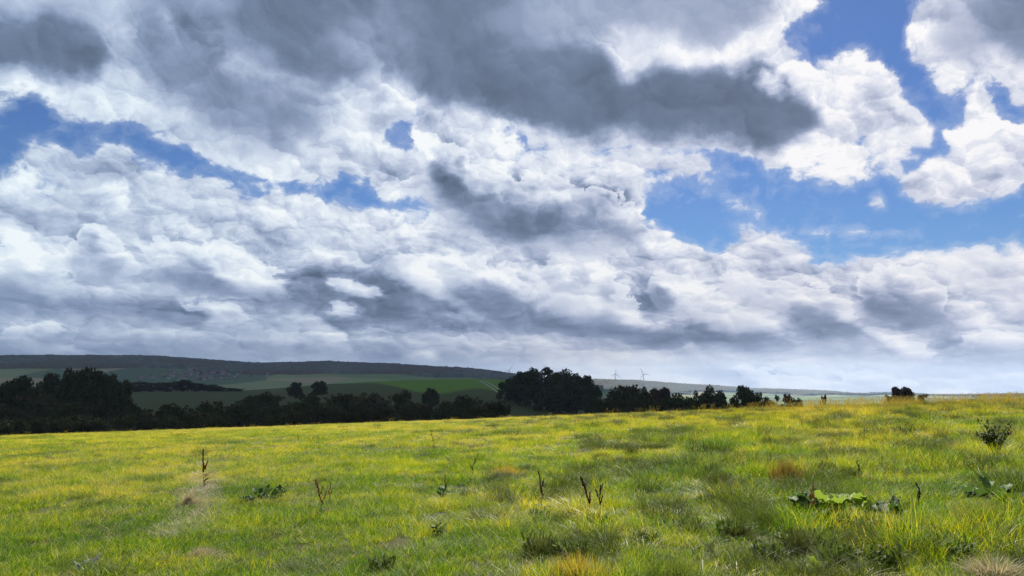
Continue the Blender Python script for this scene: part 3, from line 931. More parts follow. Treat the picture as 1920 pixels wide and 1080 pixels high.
def join(parts):
    vs, fs, o = [], [], 0
    for v, f in parts:
        vs.append(v)
        fs.append(np.asarray(f) + o)
        o += len(v)
    return np.concatenate(vs), np.concatenate(fs)


def mat_crown(name, a, b, c):
    def build(k):
        pos = k.new('ShaderNodeTexCoord').outputs['Object']
        n = k.noise(pos, 9.0, 4, 0.6, '3D')
        rnd = k.new('ShaderNodeObjectInfo').outputs['Random']
        isl = k.new('ShaderNodeNewGeometry').outputs['Random Per Island']
        col = k.mix(k.smooth(n, 0.35, 0.65), a, b)
        col = k.mix(k.m('MULTIPLY', isl, 0.6), col, c)
        hs = k.new('ShaderNodeHueSaturation')
        k.put(hs.inputs['Hue'], k.lin(rnd, 0, 1, 0.48, 0.515))
        k.put(hs.inputs['Value'], k.lin(rnd, 0, 1, 0.75, 1.25))
        k.put(hs.inputs['Color'], col)
        return leafy(k, hs.outputs[0], hs.outputs[0], 0.25, 0.7, 0.15)
    return material(name, build)


M_DARK = mat_crown('dark_foliage', (0.017, 0.026, 0.006, 1), (0.036, 0.052, 0.010, 1), (0.030, 0.030, 0.009, 1))
M_OLIVE = mat_crown('olive_foliage', (0.034, 0.036, 0.011, 1), (0.052, 0.052, 0.016, 1), (0.044, 0.035, 0.015, 1))
M_RUSSET = mat_crown('russet_foliage', (0.050, 0.030, 0.022, 1), (0.070, 0.046, 0.028, 1), (0.030, 0.030, 0.014, 1))
M_BARK = material('bark', lambda k: principled(k, k.mix(k.noise(k.new('ShaderNodeTexCoord').outputs['Object'], 14, 4, 0.6, '3D'),
                                                        (0.030, 0.024, 0.018, 1), (0.085, 0.070, 0.055, 1)), 0.95, 0.1))


def crown_meshes(kind, seed, leaves):
    """crown and trunk of a tree that is one unit high and about one unit wide"""
    rng = np.random.default_rng(seed)
    cs, rs, limbs = [], [], []
    if kind == 'round':
        n, base = 34, 0.10
        fork = np.array([0.0, 0.0, 0.26])
        limbs.append(tube([(0, 0, -0.06), (0.01, 0, 0.1), fork], [0.035, 0.028, 0.022]))
        for i in range(n):
            t = rng.random()
            h = base + 0.16 + (0.86 - base - 0.16) * t
            prof = math.sin(math.pi * min(1, max(0.08, (h - base) / (0.98 - base))) ** 0.75) ** 0.6
            a = rng.random() * math.tau
            d = 0.40 * prof * rng.random() ** 0.5
            c = np.array([d * math.cos(a), d * math.sin(a), h])
            cs.append(c)
            rs.append(0.075 + 0.085 * rng.random())
            if i % 3 == 0:
                limbs.append(tube([fork * (0.7 + 0.3 * rng.random()), (fork + c) / 2 + [0, 0, -0.03], c], [0.014, 0.009, 0.003], 5))
    elif kind == 'open':
        fork = np.array([0.02, 0.0, 0.34])
        limbs.append(tube([(0, 0, -0.06), (0.0, 0.01, 0.18), fork], [0.03, 0.025, 0.02]))
        for i in range(19):
            a = rng.random() * math.tau
            h = 0.34 + 0.56 * rng.random()
            d = 0.44 * rng.random() ** 0.6 * (1.15 - 0.7 * abs(h - 0.6))
            c = np.array([d * math.cos(a), d * math.sin(a), h])
            cs.append(c)
            rs.append(0.06 + 0.07 * rng.random())
            limbs.append(tube([fork * (0.7 + 0.3 * rng.random()), (fork + c) / 2 + [0, 0, -0.02], c], [0.012, 0.008, 0.002], 5))
    else:                                    # bush: foliage down to the ground, several stems
        for i in range(26):
            a = rng.random() * math.tau
            h = 0.10 + 0.74 * rng.random()
            d = 0.42 * rng.random() ** 0.55 * math.sqrt(max(0.1, 1 - (h / 0.98) ** 2))
            c = np.array([d * math.cos(a), d * math.sin(a), h])
            cs.append(c)
            rs.append(0.09 + 0.10 * rng.random())
            if i % 3 == 0:
                limbs.append(tube([(0, 0, -0.08), c * [0.5, 0.5, 0.55], c], [0.016, 0.010, 0.003], 5))
        for i in range(9):                   # shoots that stick out of the top
            a = rng.random() * math.tau
            c = np.array([0.34 * rng.random() * math.cos(a), 0.34 * rng.random() * math.sin(a), 0.80 + 0.10 * rng.random()])
            cs.append(c)
            rs.append(0.035 + 0.03 * rng.random())
            limbs.append(tube([(0, 0, -0.08), c * [0.8, 0.8, 0.6], c + [0, 0, 0.05]], [0.012, 0.006, 0.001], 4))
    cs, rs = np.array(cs), np.array(rs)
    crown = leaf_cards(cs, rs, leaves, 0.028, rng, 0.85)
    # keep the named size: top at one unit
    crown[0][:, 2] *= 1.0 / np.percentile(crown[0][:, 2], 99.7)
    return crown, join(limbs)


CROWNS = {}
for kind, seeds, leaves in (('round', (1, 2, 3, 4), 5200), ('open', (5, 6, 7), 2600), ('bush', (8, 9, 10, 11), 4200)):
    CROWNS[kind] = []
    for s in seeds:
        c, t = crown_meshes(kind, s, leaves)
        variants = {}
        for mname, mm in (('dark', M_DARK), ('olive', M_OLIVE), ('russet', M_RUSSET)):
            variants[mname] = raw_mesh('crown', c[0], c[1], mm)
        CROWNS[kind].append((variants, raw_mesh('trunk', t[0], t[1], M_BARK, True)))
N_TREE = [0]


def plant(name, col, row, width, dist, kind, tone, label, category, group, sink=0.0):
    """a tree whose top shows at a given place of the photograph, standing on the ground so far off"""
    p = at(col, dist)
    h = max(1.2, top_z(row, p) - p.z + sink)
    w = width / PX * dist * (1.25 if kind == 'bush' else 1.12)
    i = N_TREE[0]
    N_TREE[0] += 1
    var, tr = CROWNS[kind][i % len(CROWNS[kind])]
    t = thing(name, label, category, (p.x, p.y, p.z - sink), (i * 2.399) % math.tau, group)
    for nm, me in (('trunk', tr), ('crown', var[tone])):
        o = link(nm, me, t)
        o.scale = (w, w, h)
    return t


# the tall trees of the dark wood at the left
for c, r, w, d, lab in (
        (8, 717, 46, 205, 'low dark tree cut off by the left edge of the picture'),
        (40, 707, 42, 200, 'small round dark tree standing apart at the far left of the wood'),
        (84, 719, 46, 195, 'low dark tree in the dip of the skyline right of the small round tree'),
        (118, 702, 52, 190, 'dark tree with a knobbly crown just left of the tallest tree'),
        (150, 694, 46, 186, 'narrow dark tree joined to the left flank of the tallest tree'),
        (184, 693, 66, 180, 'tallest and broadest dark tree of the wood on the left'),
        (212, 705, 44, 186, 'dark tree forming the right shoulder of the tallest tree'),
        (232, 714, 36, 190, 'lowest dark tree at the right end of the wood')):
    plant('broadleaf_tree', c, r, w * 1.3, d, 'round', 'dark', lab, 'tree', 'tall trees of the dark wood')
for c, r, w, d in ((-60, 712, 60, 200), (-130, 706, 60, 200), (-210, 716, 60, 205), (-300, 710, 70, 205), (-90, 752, 70, 145), (-170, 748, 70, 145), (-260, 755, 70, 145)):
    plant('broadleaf_tree', c, r, w * 1.3, d, 'round', 'dark', 'dark tree beyond the left edge of the picture', 'tree', 'dark wood beyond the left edge')
# the hedge behind the small dark field
for c, r, w, lab in (
        (262, 715, 34, 'dark bush at the left end of the hedge behind the small field'),
        (290, 717, 34, 'flat topped dark bush second from the left in the hedge behind the small field'),
        (318, 716, 32, 'dark bush just left of the feathery one in the hedge behind the small field'),
        (347, 711, 30, 'feathery dark bush rising highest in the hedge behind the small field'),
        (374, 717, 30, 'dark bush just right of the feathery one in the hedge behind the small field'),
        (398, 720, 30, 'dark bush where the hedge behind the small field starts to dip'),
        (420, 726, 30, 'low dark bush near the right end of the hedge behind the small field'),
        (444, 727, 26, 'last dark bush at the right end of the hedge behind the small field')):
    plant('hedge_bush', c, r + 1, w + 10, 585, 'bush', 'dark', lab, 'bush', 'hedge behind the small field')
# single trees of the middle
plant('small_tree', 557, 717, 30, 420, 'round', 'dark', 'little round dark tree sticking up alone left of the green hill', 'tree', 'lone small trees of the middle', 3.5)
plant('small_tree', 602, 715, 32, 420, 'round', 'dark', 'upright dark tree right of the little round one, before the green hill', 'tree', 'lone small trees of the middle', 3.5)
plant('small_tree', 809, 729, 34, 300, 'round', 'dark', 'little round dark tree standing against the lower slope of the green hill', 'tree', 'lone small trees of the middle', 3.5)
# brushwood in the dip, back row
for c, r, w, d, tone, lab in (
        (478, 736, 56, 215, 'dark', 'dark bush below the right end of the small field'),
        (515, 731, 58, 212, 'dark', 'dark bush left of the little round tree'),
        (580, 733, 56, 205, 'dark', 'dark bush between the little round tree and the upright one'),
        (640, 733, 66, 200, 'dark', 'broad dark bush below and right of the upright tree'),
        (695, 731, 74, 190, 'olive', 'broad brownish bush in the middle before the green hill'),
        (752, 728, 54, 195, 'dark', 'dark bush with a raised top between the brownish bush and the little round tree'),
        (842, 747, 40, 190, 'dark', 'low dark bush between the little round tree and the last big bush'),
        (880, 737, 66, 170, 'dark', 'big rounded dark bush at the right end of the brushwood')):
    plant('brush_bush', c, r + 6, w, d, 'bush', tone, lab, 'bush', 'brushwood in the dip')
# brushwood front row, along the foot of the meadow
for c, r, w, d, tone, lab in (
        (-14, 747, 70, 150, 'dark', 'dark bush at the very left edge of the front row'),
        (28, 757, 62, 140, 'olive', 'low olive bush second from the left in the front row'),
        (80, 737, 76, 148, 'olive', 'tall olive bush of the front row below the knobbly tree'),
        (132, 751, 62, 140, 'dark', 'dark bush of the front row below the narrow tree'),
        (186, 753, 66, 136, 'olive', 'olive bush of the front row below the tallest tree'),
        (244, 757, 60, 138, 'dark', 'dark bush of the front row at the left corner of the small field'),
        (290, 764, 48, 132, 'dark', 'low dark bush of the front row before the small field'),
        (338, 755, 68, 140, 'dark', 'broad dark bush of the front row before the middle of the small field'),
        (404, 750, 66, 142, 'dark', 'dark bush of the front row before the right half of the small field'),
        (458, 757, 60, 138, 'dark', 'dark bush of the front row just right of the small field'),
        (510, 752, 62, 140, 'dark', 'dark bush of the front row below the little round tree'),
        (562, 748, 66, 142, 'dark', 'dark bush of the front row below the upright tree'),
        (618, 752, 60, 138, 'olive', 'olive bush of the front row left of the broad brownish one'),
        (672, 756, 60, 134, 'dark', 'dark bush of the front row below the broad brownish one'),
        (726, 752, 64, 138, 'dark', 'dark bush of the front row below the raised one'),
        (782, 750, 60, 140, 'dark', 'dark bush of the front row left of the little round tree on the slope'),
        (836, 759, 54, 136, 'dark', 'low dark bush of the front row right of the little round tree on the slope'),
        (890, 757, 46, 132, 'dark', 'last dark bush of the front row below the rounded bush')):
    plant('front_bush', c, r + 4, w, d, 'bush', tone, lab, 'bush', 'front row of brushwood')
low = ('knee high dark bramble at the foot of the front row of bushes', 'bramble', 'brambles along the foot of the brushwood')
for i in range(30):
    c = -30 + i * 33 + 9 * math.sin(i * 2.7)
    plant('bramble', c, 789 - 0.034 * c + 5 * math.sin(i * 1.9), 58, 108 + 6 * math.sin(i * 5.1), 'bush', 'dark', *low)
# the grove beside the track
for c, r, w, d, lab in (
        (955, 707, 46, 345, 'low dark tree at the left end of the grove beside the track'),
        (983, 697, 54, 338, 'dark tree second from the left in the grove'),
        (1013, 690, 64, 330, 'highest dark tree in the left half of the grove'),
        (1047, 699, 54, 322, 'dark tree in the saddle between the two humps of the grove'),
        (1074, 694, 58, 316, 'highest dark tree in the right half of the grove'),
        (1098, 705, 44, 312, 'dark tree on the falling right flank of the grove'),
        (1113, 722, 28, 308, 'lowest dark tree at the right end of the grove'),
        (972, 722, 50, 320, 'short dark tree in front of the left end of the grove'),
        (1030, 722, 70, 305, 'short broad dark tree in front of the middle of the grove'),
        (1080, 724, 60, 300, 'short dark tree in front of the right half of the grove')):
    plant('grove_tree', c, r, w * 1.1, d, 'round', 'dark', lab, 'tree', 'grove beside the track', 2.6)
# trees and bushes along the far side of the meadow, at the right
for c, r, w, d, kind, tone, lab in (
        (1160, 728, 46, 165, 'bush', 'dark', 'dark bush just right of the grove, left of the broad one'),
        (1188, 724, 64, 160, 'bush', 'dark', 'broad dark bush with spiky top right of the grove'),
        (1214, 731, 42, 158, 'bush', 'dark', 'dark bush on the right shoulder of the broad spiky one'),
        (1240, 728, 44, 150, 'round', 'russet', 'dark reddish bush right of the broad spiky group'),
        (1262, 738, 34, 150, 'bush', 'dark', 'low dark bush right of the dark reddish one'),
        (1283, 746, 24, 148, 'bush', 'dark', 'lowest bush in the gap before the leaning tree'),
        (1314, 726, 40, 140, 'round', 'dark', 'bushy dark tree with an open crown standing alone in the hedge'),
        (1336, 735, 38, 140, 'bush', 'dark', 'dark bush on the right of the open crowned tree'),
        (1356, 744, 26, 140, 'bush', 'dark', 'low dark bush trailing off right of the open crowned tree'),
        (1395, 725, 40, 135, 'round', 'dark', 'pointed dark tree alone in the middle of the right hedge'),
        (1411, 737, 36, 135, 'bush', 'dark', 'dark bush at the right foot of the pointed tree'),
        (1440, 748, 24, 132, 'bush', 'dark', 'tiny dark bush right of the pointed tree'),
        (1466, 740, 30, 130, 'bush', 'russet', 'thin brownish bush between the pointed tree and the lone sapling'),
        (1486, 748, 22, 130, 'bush', 'dark', 'tiny dark bush right of the thin brownish one'),
        (1539, 740, 10, 128, 'open', 'dark', 'tiny lone sapling on the crest of the meadow'),
        (1684, 726, 34, 105, 'round', 'russet', 'reddish hawthorn with a domed crown on the crest at the right'),
        (1702, 736, 36, 106, 'open', 'russet', 'lower reddish hawthorn spreading right of the domed one'),
        (1668, 738, 20, 106, 'open', 'russet', 'small reddish hawthorn at the left foot of the domed one')):
    plant('hedgerow_shrub', c, r, w * 1.3, d, kind, tone, lab, 'tree' if 'tree' in lab or 'hawthorn' in lab or 'sapling' in lab else 'bush', 'hedgerow beyond the meadow')
for i, c in enumerate((1130, 1150, 1174, 1200, 1226, 1250, 1274, 1300, 1324, 1350)):
    plant('hedge_bramble', c, 747 + 2.5 * math.sin(i * 2.2), 44, 140, 'bush', 'dark', 'low dark bramble filling the bottom of the right hedge', 'bramble', 'brambles in the right hedge')

# ================================================================== cart track over the hill
def mat_track(k):
    n = k.noise(k.new('ShaderNodeNewGeometry').outputs['Position'], 0.6, 4, 0.6, '3D')
    return principled(k, k.mix(n, (0.14, 0.13, 0.10, 1), (0.32, 0.30, 0.26, 1)), 0.95, 0.1)


M_TRACK = material('track', mat_track)


def build_track():
    knots = [(896, 713), (905, 715.5), (914, 719.5), (924, 725.5), (935, 733.5), (947, 741.5), (958, 748), (974, 754)]
    pts = [p for p in (hit(c, r, 250, 640) for c, r in knots) if p]
    parts = []
    for side in (-1.6, 1.6):
        v = []
        path = []
        for a, b in zip(pts[:-1], pts[1:]):
            n = max(3, int((b - a).length / 3))
            path += [a.lerp(b, i / n) for i in range(n)]
        path.append(pts[-1])
        for i, p in enumerate(path):
            t = (path[min(i + 1, len(path) - 1)] - path[max(i - 1, 0)]).normalized()
            s = Vector((t.y, -t.x, 0)).normalized()
            for q in (side - 0.5, side + 0.5):
                e = p + s * q
                v.append((e.x, e.y, float(land(e.x, e.y)) + 0.12))
        f = [[2 * i, 2 * i + 1, 2 * i + 3, 2 * i + 2] for i in range(len(path) - 1)]
        parts.append((np.array(v), np.array(f)))
    v, f = join(parts)
    link('track', raw_mesh('track', v, f, M_TRACK), kind='structure')


build_track()

# ================================================================== wind turbines
M_WHITE = material('turbine_paint', lambda k: principled(k, (0.62, 0.63, 0.64, 1), 0.5, 0.3))


def build_turbine(col, hub_row, dist, blade, turn, yaw, label):
    p = at(col, dist)
    u = (col - 960) / PX
    hub = top_z(hub_row, p)
    base = p.z - 1
    t = thing('wind_turbine', label, 'wind turbine', (p.x, p.y, base), -math.atan(u) + yaw, 'wind turbines on the ridge')
    hh = hub - base
    v, f = tube([(0, 0, 0), (0, 0, hh * 0.5), (0, 0, hh - 1)], [3.2, 2.6, 1.8], 12)
    link('tower', raw_mesh('tower', v, f, M_WHITE, True), t)
    v, f = tube([(0, 8, hh), (0, 7, hh), (0, 0, hh + .3), (0, -4, hh), (0, -5, hh)], [0.2, 2.4, 3.0, 2.6, 1.4], 10)
    link('nacelle', raw_mesh('nacelle', v, f, M_WHITE, True), t)
    v, f = tube([(0, -5, hh), (0, -6.5, hh), (0, -8, hh)], [2.4, 2.2, 0.2], 10)
    link('hub', raw_mesh('hub', v, f, M_WHITE, True), t)
    for i in range(3):
        w = turn + i * math.tau / 3
        d = np.array([math.sin(w), 0, math.cos(w)])
        s = np.array([math.cos(w), 0.25, -math.sin(w)])
        o = np.array([0, -6.5, hh])
        vs, fs = [], []
        for q, c in ((0.02, 1.0), (0.12, 1.6), (0.25, 1.9), (0.6, 1.2), (1.0, 0.4)):
            for e in (-1, 1):
                for th in (-0.5, 0.5):
                    vs.append(o + d * blade * q + s * c * e + np.array([0, th, 0]))
        for j in range(4):
            a, b = j * 4, j * 4 + 4
            fs += [[a, a + 1, b + 1, b], [a + 1, a + 3, b + 3, b + 1], [a + 3, a + 2, b + 2, b + 3], [a + 2, a, b, b + 2]]
        link('blade', raw_mesh('blade', np.array(vs), np.array(fs), M_WHITE), t)


build_turbine(954, 695, 5000, 38, R(38), 0.2, 'far white wind turbine peeping over the wooded ridge left of the grove')
build_turbine(1152.5, 701, 5500, 44, R(5), 0.5, 'left one of the two far white wind turbines right of the grove')
build_turbine(1205, 701.5, 5300, 52, R(-26), -0.2, 'right and larger of the two far white wind turbines right of the grove')

# ================================================================== the village at the foot of the ridge
M_WALL = material('house_wall', lambda k: principled(k, k.mix(k.new('ShaderNodeObjectInfo').outputs['Random'], (0.13, 0.13, 0.13, 1), (0.34, 0.33, 0.32, 1)), 0.9, 0.1))
M_ROOF = material('house_roof', lambda k: principled(k, k.mix(k.new('ShaderNodeObjectInfo').outputs['Random'], (0.16, 0.09, 0.07, 1), (0.12, 0.11, 0.11, 1)), 0.9, 0.1))


def build_village():
    w, l, h, r = 5, 7, 6, 10
    wall = raw_mesh('wall', [(-l, -w, -3), (l, -w, -3), (l, w, -3), (-l, w, -3), (-l, -w, h), (l, -w, h), (l, w, h), (-l, w, h), (-l, 0, r - .3), (l, 0, r - .3)],
                    [(0, 1, 5, 4), (1, 2, 6, 5), (2, 3, 7, 6), (3, 0, 4, 7), (4, 7, 8, 8), (5, 9, 9, 6)], M_WALL)
    roof = raw_mesh('roof', [(-l - .6, -w - .8, h - .5), (l + .6, -w - .8, h - .5), (l + .6, 0, r), (-l - .6, 0, r), (-l - .6, w + .8, h - .5), (l + .6, w + .8, h - .5)],
                    [(0, 1, 2, 3), (3, 2, 5, 4)], M_ROOF)
    rng = random.Random(4)
    n = 0
    while n < 44:
        c = rng.gauss(370, 52)
        row = 706 + rng.gauss(0, 4.0)
        p = hit(c, row, 1500, 3500)
        n += 1
        if p is None:
            continue
        t = thing('village_house', 'tiny pale house of the far village below the wooded ridge', 'house', (p.x, p.y, p.z), rng.random() * math.tau, 'houses of the far village')
        for nm, me in (('wall', wall), ('roof', roof)):
            o = link(nm, me, t)
            k_ = rng.uniform(0.6, 1.05)
            o.scale = (k_, k_, k_ * rng.uniform(0.9, 1.15)) if nm == 'wall' else t.children[0].scale


build_village()


# ================================================================== haze
def build_haze():
    bpy.ops.mesh.primitive_cube_add(size=1)
    o = bpy.context.object
    o.name = 'haze'
    o.data.name = 'haze'
    o.location = (0, 0, (HAZE_TOP + HAZE_BOTTOM) / 2)
    o.scale = (16400, 16400, HAZE_TOP - HAZE_BOTTOM)
    m = bpy.data.materials.new('haze')
    m.use_nodes = True
    t = m.node_tree
    t.nodes.clear()
    v = t.nodes.new('ShaderNodeVolumePrincipled')
    v.inputs['Color'].default_value = (0.54, 0.72, 0.98, 1)
    v.inputs['Density'].default_value = HAZE_DENSITY
    v.inputs['Anisotropy'].default_value = 0.2
    out = t.nodes.new('ShaderNodeOutputMaterial')
    t.links.new(v.outputs[0], out.inputs['Volume'])
    m.cycles.homogeneous_volume = True
    o.data.materials.append(m)
    o['kind'] = 'stuff'


HAZE_TOP, HAZE_BOTTOM, HAZE_DENSITY = 175.0, -125.0, 0.00007
build_haze()

# ================================================================== the meadow
def blade(rng, h, w, lean, az, root=(0, 0), segs=4, curl=1.6):
    """one grass blade: a narrow strip that bends over"""
    d = np.array([math.cos(az), math.sin(az), 0])
    s = np.array([-d[1], d[0], 0])
    tw = rng.random() * math.tau
    s = s * math.cos(tw) + d * math.sin(tw) * 0.8
    v = []
    for i in range(segs + 1):
        t = i / segs
        p = np.array([root[0], root[1], 0]) + d * lean * h * t ** curl + np.array([0, 0, h * (t - 0.32 * lean * t ** 2.2)])
        ww = w * (1 - t ** 1.7) * 0.5 + 0.0003
        v += [p - s * ww, p + s * ww]
    f = [[2 * i, 2 * i + 1, 2 * i + 3, 2 * i + 2] for i in range(segs)]
    return np.array(v), np.array(f), np.repeat(np.linspace(0, 1, segs + 1), 2)


def tuft_mesh(name, seed, n, rad, h0, h1, w, lean0, lean1, mat, comb=0.0, segs=4, seed_heads=False):
    rng = np.random.default_rng(seed)
    vs, fs, hs, o = [], [], [], 0
    for i in range(n):
        a = rng.random() * math.tau
        r = rad * rng.random() ** 0.6
        root = (r * math.cos(a), r * math.sin(a))
        az = a + rng.normal() * 0.9
        if rng.random() < comb:
            az = rng.normal() * 0.5
        h = h0 + (h1 - h0) * rng.random()
        lean = lean0 + (lean1 - lean0) * rng.random()
        v, f, t = blade(rng, h, w * (0.7 + 0.6 * rng.random()), lean, az, root, segs)
        vs.append(v)
        fs.append(f + o)
        hs.append(t)
        o += len(v)
        if seed_heads:
            tip = v[-1]
            for q in range(7):
                c = tip + np.array([0, 0, -0.014 * q]) + rng.normal(size=3) * 0.006
                e = rng.normal(size=3) * 0.010
                g = np.array([0, 0, 0.016])
                vs.append(np.array([c - e, c + g * .3, c + e, c + g]))
                fs.append(np.array([[0, 1, 2, 3]]) + o)
                hs.append(np.full(4, 1.3))
                o += 4
    me = raw_mesh(name, np.concatenate(vs), np.concatenate(fs), mat)
    at_ = me.attributes.new('along', 'FLOAT', 'POINT')
    at_.data.foreach_set('value', np.concatenate(hs).astype(np.float32))
    return me


def mat_grass(k):
    pos = k.new('ShaderNodeNewGeometry').outputs['Position']
    isl = k.new('ShaderNodeNewGeometry').outputs['Random Per Island']
    rnd = k.new('ShaderNodeObjectInfo').outputs['Random']
    al = k.new('ShaderNodeAttribute')
    al.attribute_name = 'along'
    x, y, z = k.sep(pos)
    big = k.noise(pos, 0.16, 3, 0.5, '3D')
    mid = k.noise(k.v('ADD', pos, (31.0, 7.0, 0)), 0.75, 4, 0.6, '3D')
    lush = k.noise(k.v('ADD', pos, (3.0, 57.0, 0)), 0.45, 4, 0.6, '3D')
    # how dry the sward is: greener close by, straw yellow and ochre towards the crest
    dry = k.m('ADD', k.lin(y, 6.0, 44.0, -0.22, 0.30), k.m('MULTIPLY', k.m('SUBTRACT', big, 0.5), 1.6))
    dry = k.m('ADD', dry, k.m('MULTIPLY', k.m('SUBTRACT', mid, 0.5), 1.4))
    dry = k.m('ADD', dry, k.m('MULTIPLY', k.m('SUBTRACT', rnd, 0.5), 0.45))
    dry = k.m('ADD', dry, k.m('MULTIPLY', k.m('SUBTRACT', isl, 0.5), 0.75))
    dry = k.m('ADD', dry, 0.46)
    c = k.ramp(dry, [(0.0, G_LUSH), (0.28, G_GREEN), (0.52, G_LIME), (0.75, G_YELLOW), (1.0, G_STRAW)])
    # ochre tones on the rise at the right
    och = k.m('MULTIPLY', k.smooth(x, -6.0, 22.0), k.smooth(y, 20.0, 42.0))
    c = k.mix(k.m('MULTIPLY', och, 0.75), c, k.mix(isl, (0.20, 0.155, 0.012, 1), (0.30, 0.19, 0.022, 1)))
    c = k.mix(k.m('MULTIPLY', k.smooth(lush, 0.54, 0.68), 0.8), c, (0.045, 0.110, 0.016, 1))
    # a few bleached stalks
    c = k.mix(k.m('GREATER_THAN', k.m('FRACT', k.m('MULTIPLY', isl, 17.3)), 0.955), c, (0.42, 0.37, 0.20, 1))
    c = k.mix(k.smooth(al.outputs['Fac'], 1.1, 1.25), c, (0.20, 0.155, 0.07, 1))
    return leafy(k, c, k.mix(1.0, c, (1.45, 1.35, 0.40, 1), 'MULTIPLY'), 0.55, 0.5, 0.2)


G_LUSH = (0.042, 0.104, 0.010)
G_GREEN = (0.108, 0.208, 0.010)
G_LIME = (0.228, 0.304, 0.014)
G_YELLOW = (0.375, 0.342, 0.032)
G_STRAW = (0.48, 0.39, 0.11)
M_GRASS = material('grass', mat_grass)
STRAW = material('straw', lambda k: leafy(k, k.mix(k.new('ShaderNodeNewGeometry').outputs['Random Per Island'], (0.20, 0.17, 0.09, 1), (0.48, 0.42, 0.27, 1)), (0.35, 0.28, 0.12, 1), 0.35, 0.5, 0.4))

M_DEEPGRASS = material('deep_grass', lambda k: leafy(k, k.mix(k.new('ShaderNodeNewGeometry').outputs['Random Per Island'], (0.030, 0.058, 0.010, 1), (0.120, 0.135, 0.020, 1)),
                                                     (0.080, 0.110, 0.014, 1), 0.4, 0.6, 0.12))

HIDDEN = bpy.data.collections.new('grass_tufts')      # holds the tufts that the meadow's grass is made of; not part of the scene itself


def proto(me, i):
    o = bpy.data.objects.new('tuft_%02d' % i, me)
    HIDDEN.objects.link(o)


TUFTS = [
    tuft_mesh('tuft', 21, 70, 0.17, 0.09, 0.22, 0.0045, 0.25, 0.9, M_GRASS, 0.35),
    tuft_mesh('tuft', 22, 70, 0.17, 0.09, 0.24, 0.0042, 0.35, 1.1, M_GRASS, 0.55),
    tuft_mesh('tuft', 23, 60, 0.16, 0.12, 0.28, 0.0042, 0.4, 1.3, M_GRASS, 0.75),
    tuft_mesh('tuft', 24, 64, 0.14, 0.13, 0.30, 0.0048, 0.15, 0.6, M_GRASS, 0.2),
    tuft_mesh('tuft', 25, 40, 0.22, 0.10, 0.20, 0.0090, 0.4, 1.0, M_GRASS, 0.3),
    tuft_mesh('tuft', 26, 16, 0.18, 0.35, 0.62, 0.0028, 0.10, 0.45, M_GRASS, 0.6, 5, True),
    tuft_mesh('tuft', 27, 34, 0.26, 0.12, 0.24, 0.0110, 0.3, 0.9, M_GRASS, 0.4, 3),
    tuft_mesh('tuft', 31, 230, 0.28, 0.16, 0.36, 0.0048, 0.25, 1.1, M_GRASS, 0.25),
    tuft_mesh('tuft', 32, 280, 0.30, 0.16, 0.36, 0.0046, 0.35, 1.3, M_DEEPGRASS, 0.45),
    tuft_mesh('tuft', 33, 170, 0.36, 0.10, 0.24, 0.0060, 0.6, 1.6, M_DEEPGRASS, 0.3),
    tuft_mesh('tuft', 28, 46, 0.22, 0.14, 0.34, 0.0050, 0.9, 1.9, STRAW, 0.8),
]
for i_, me_ in enumerate(TUFTS):
    proto(me_, i_)


def relief(x, y):
    """how tall the sward stands: rough and tussocky at the right, smoother on the left"""
    rough = 0.35 + 0.65 * sstep(x / np.maximum(y, 4) + 0.12 * (fbm(x * 0.2, y * 0.2, 2) - 0.5), -0.1, 0.35)
    lump = fbm(x * 1.1 + 40, y * 1.1, 3)
    return 0.30 + 0.06 * rough + rough * 2.0 * np.clip(lump - 0.40, 0, 1) + 0.25 * fbm(x * 0.3, y * 0.3, 2)


AVOID = []                   # plants that the grass makes room for


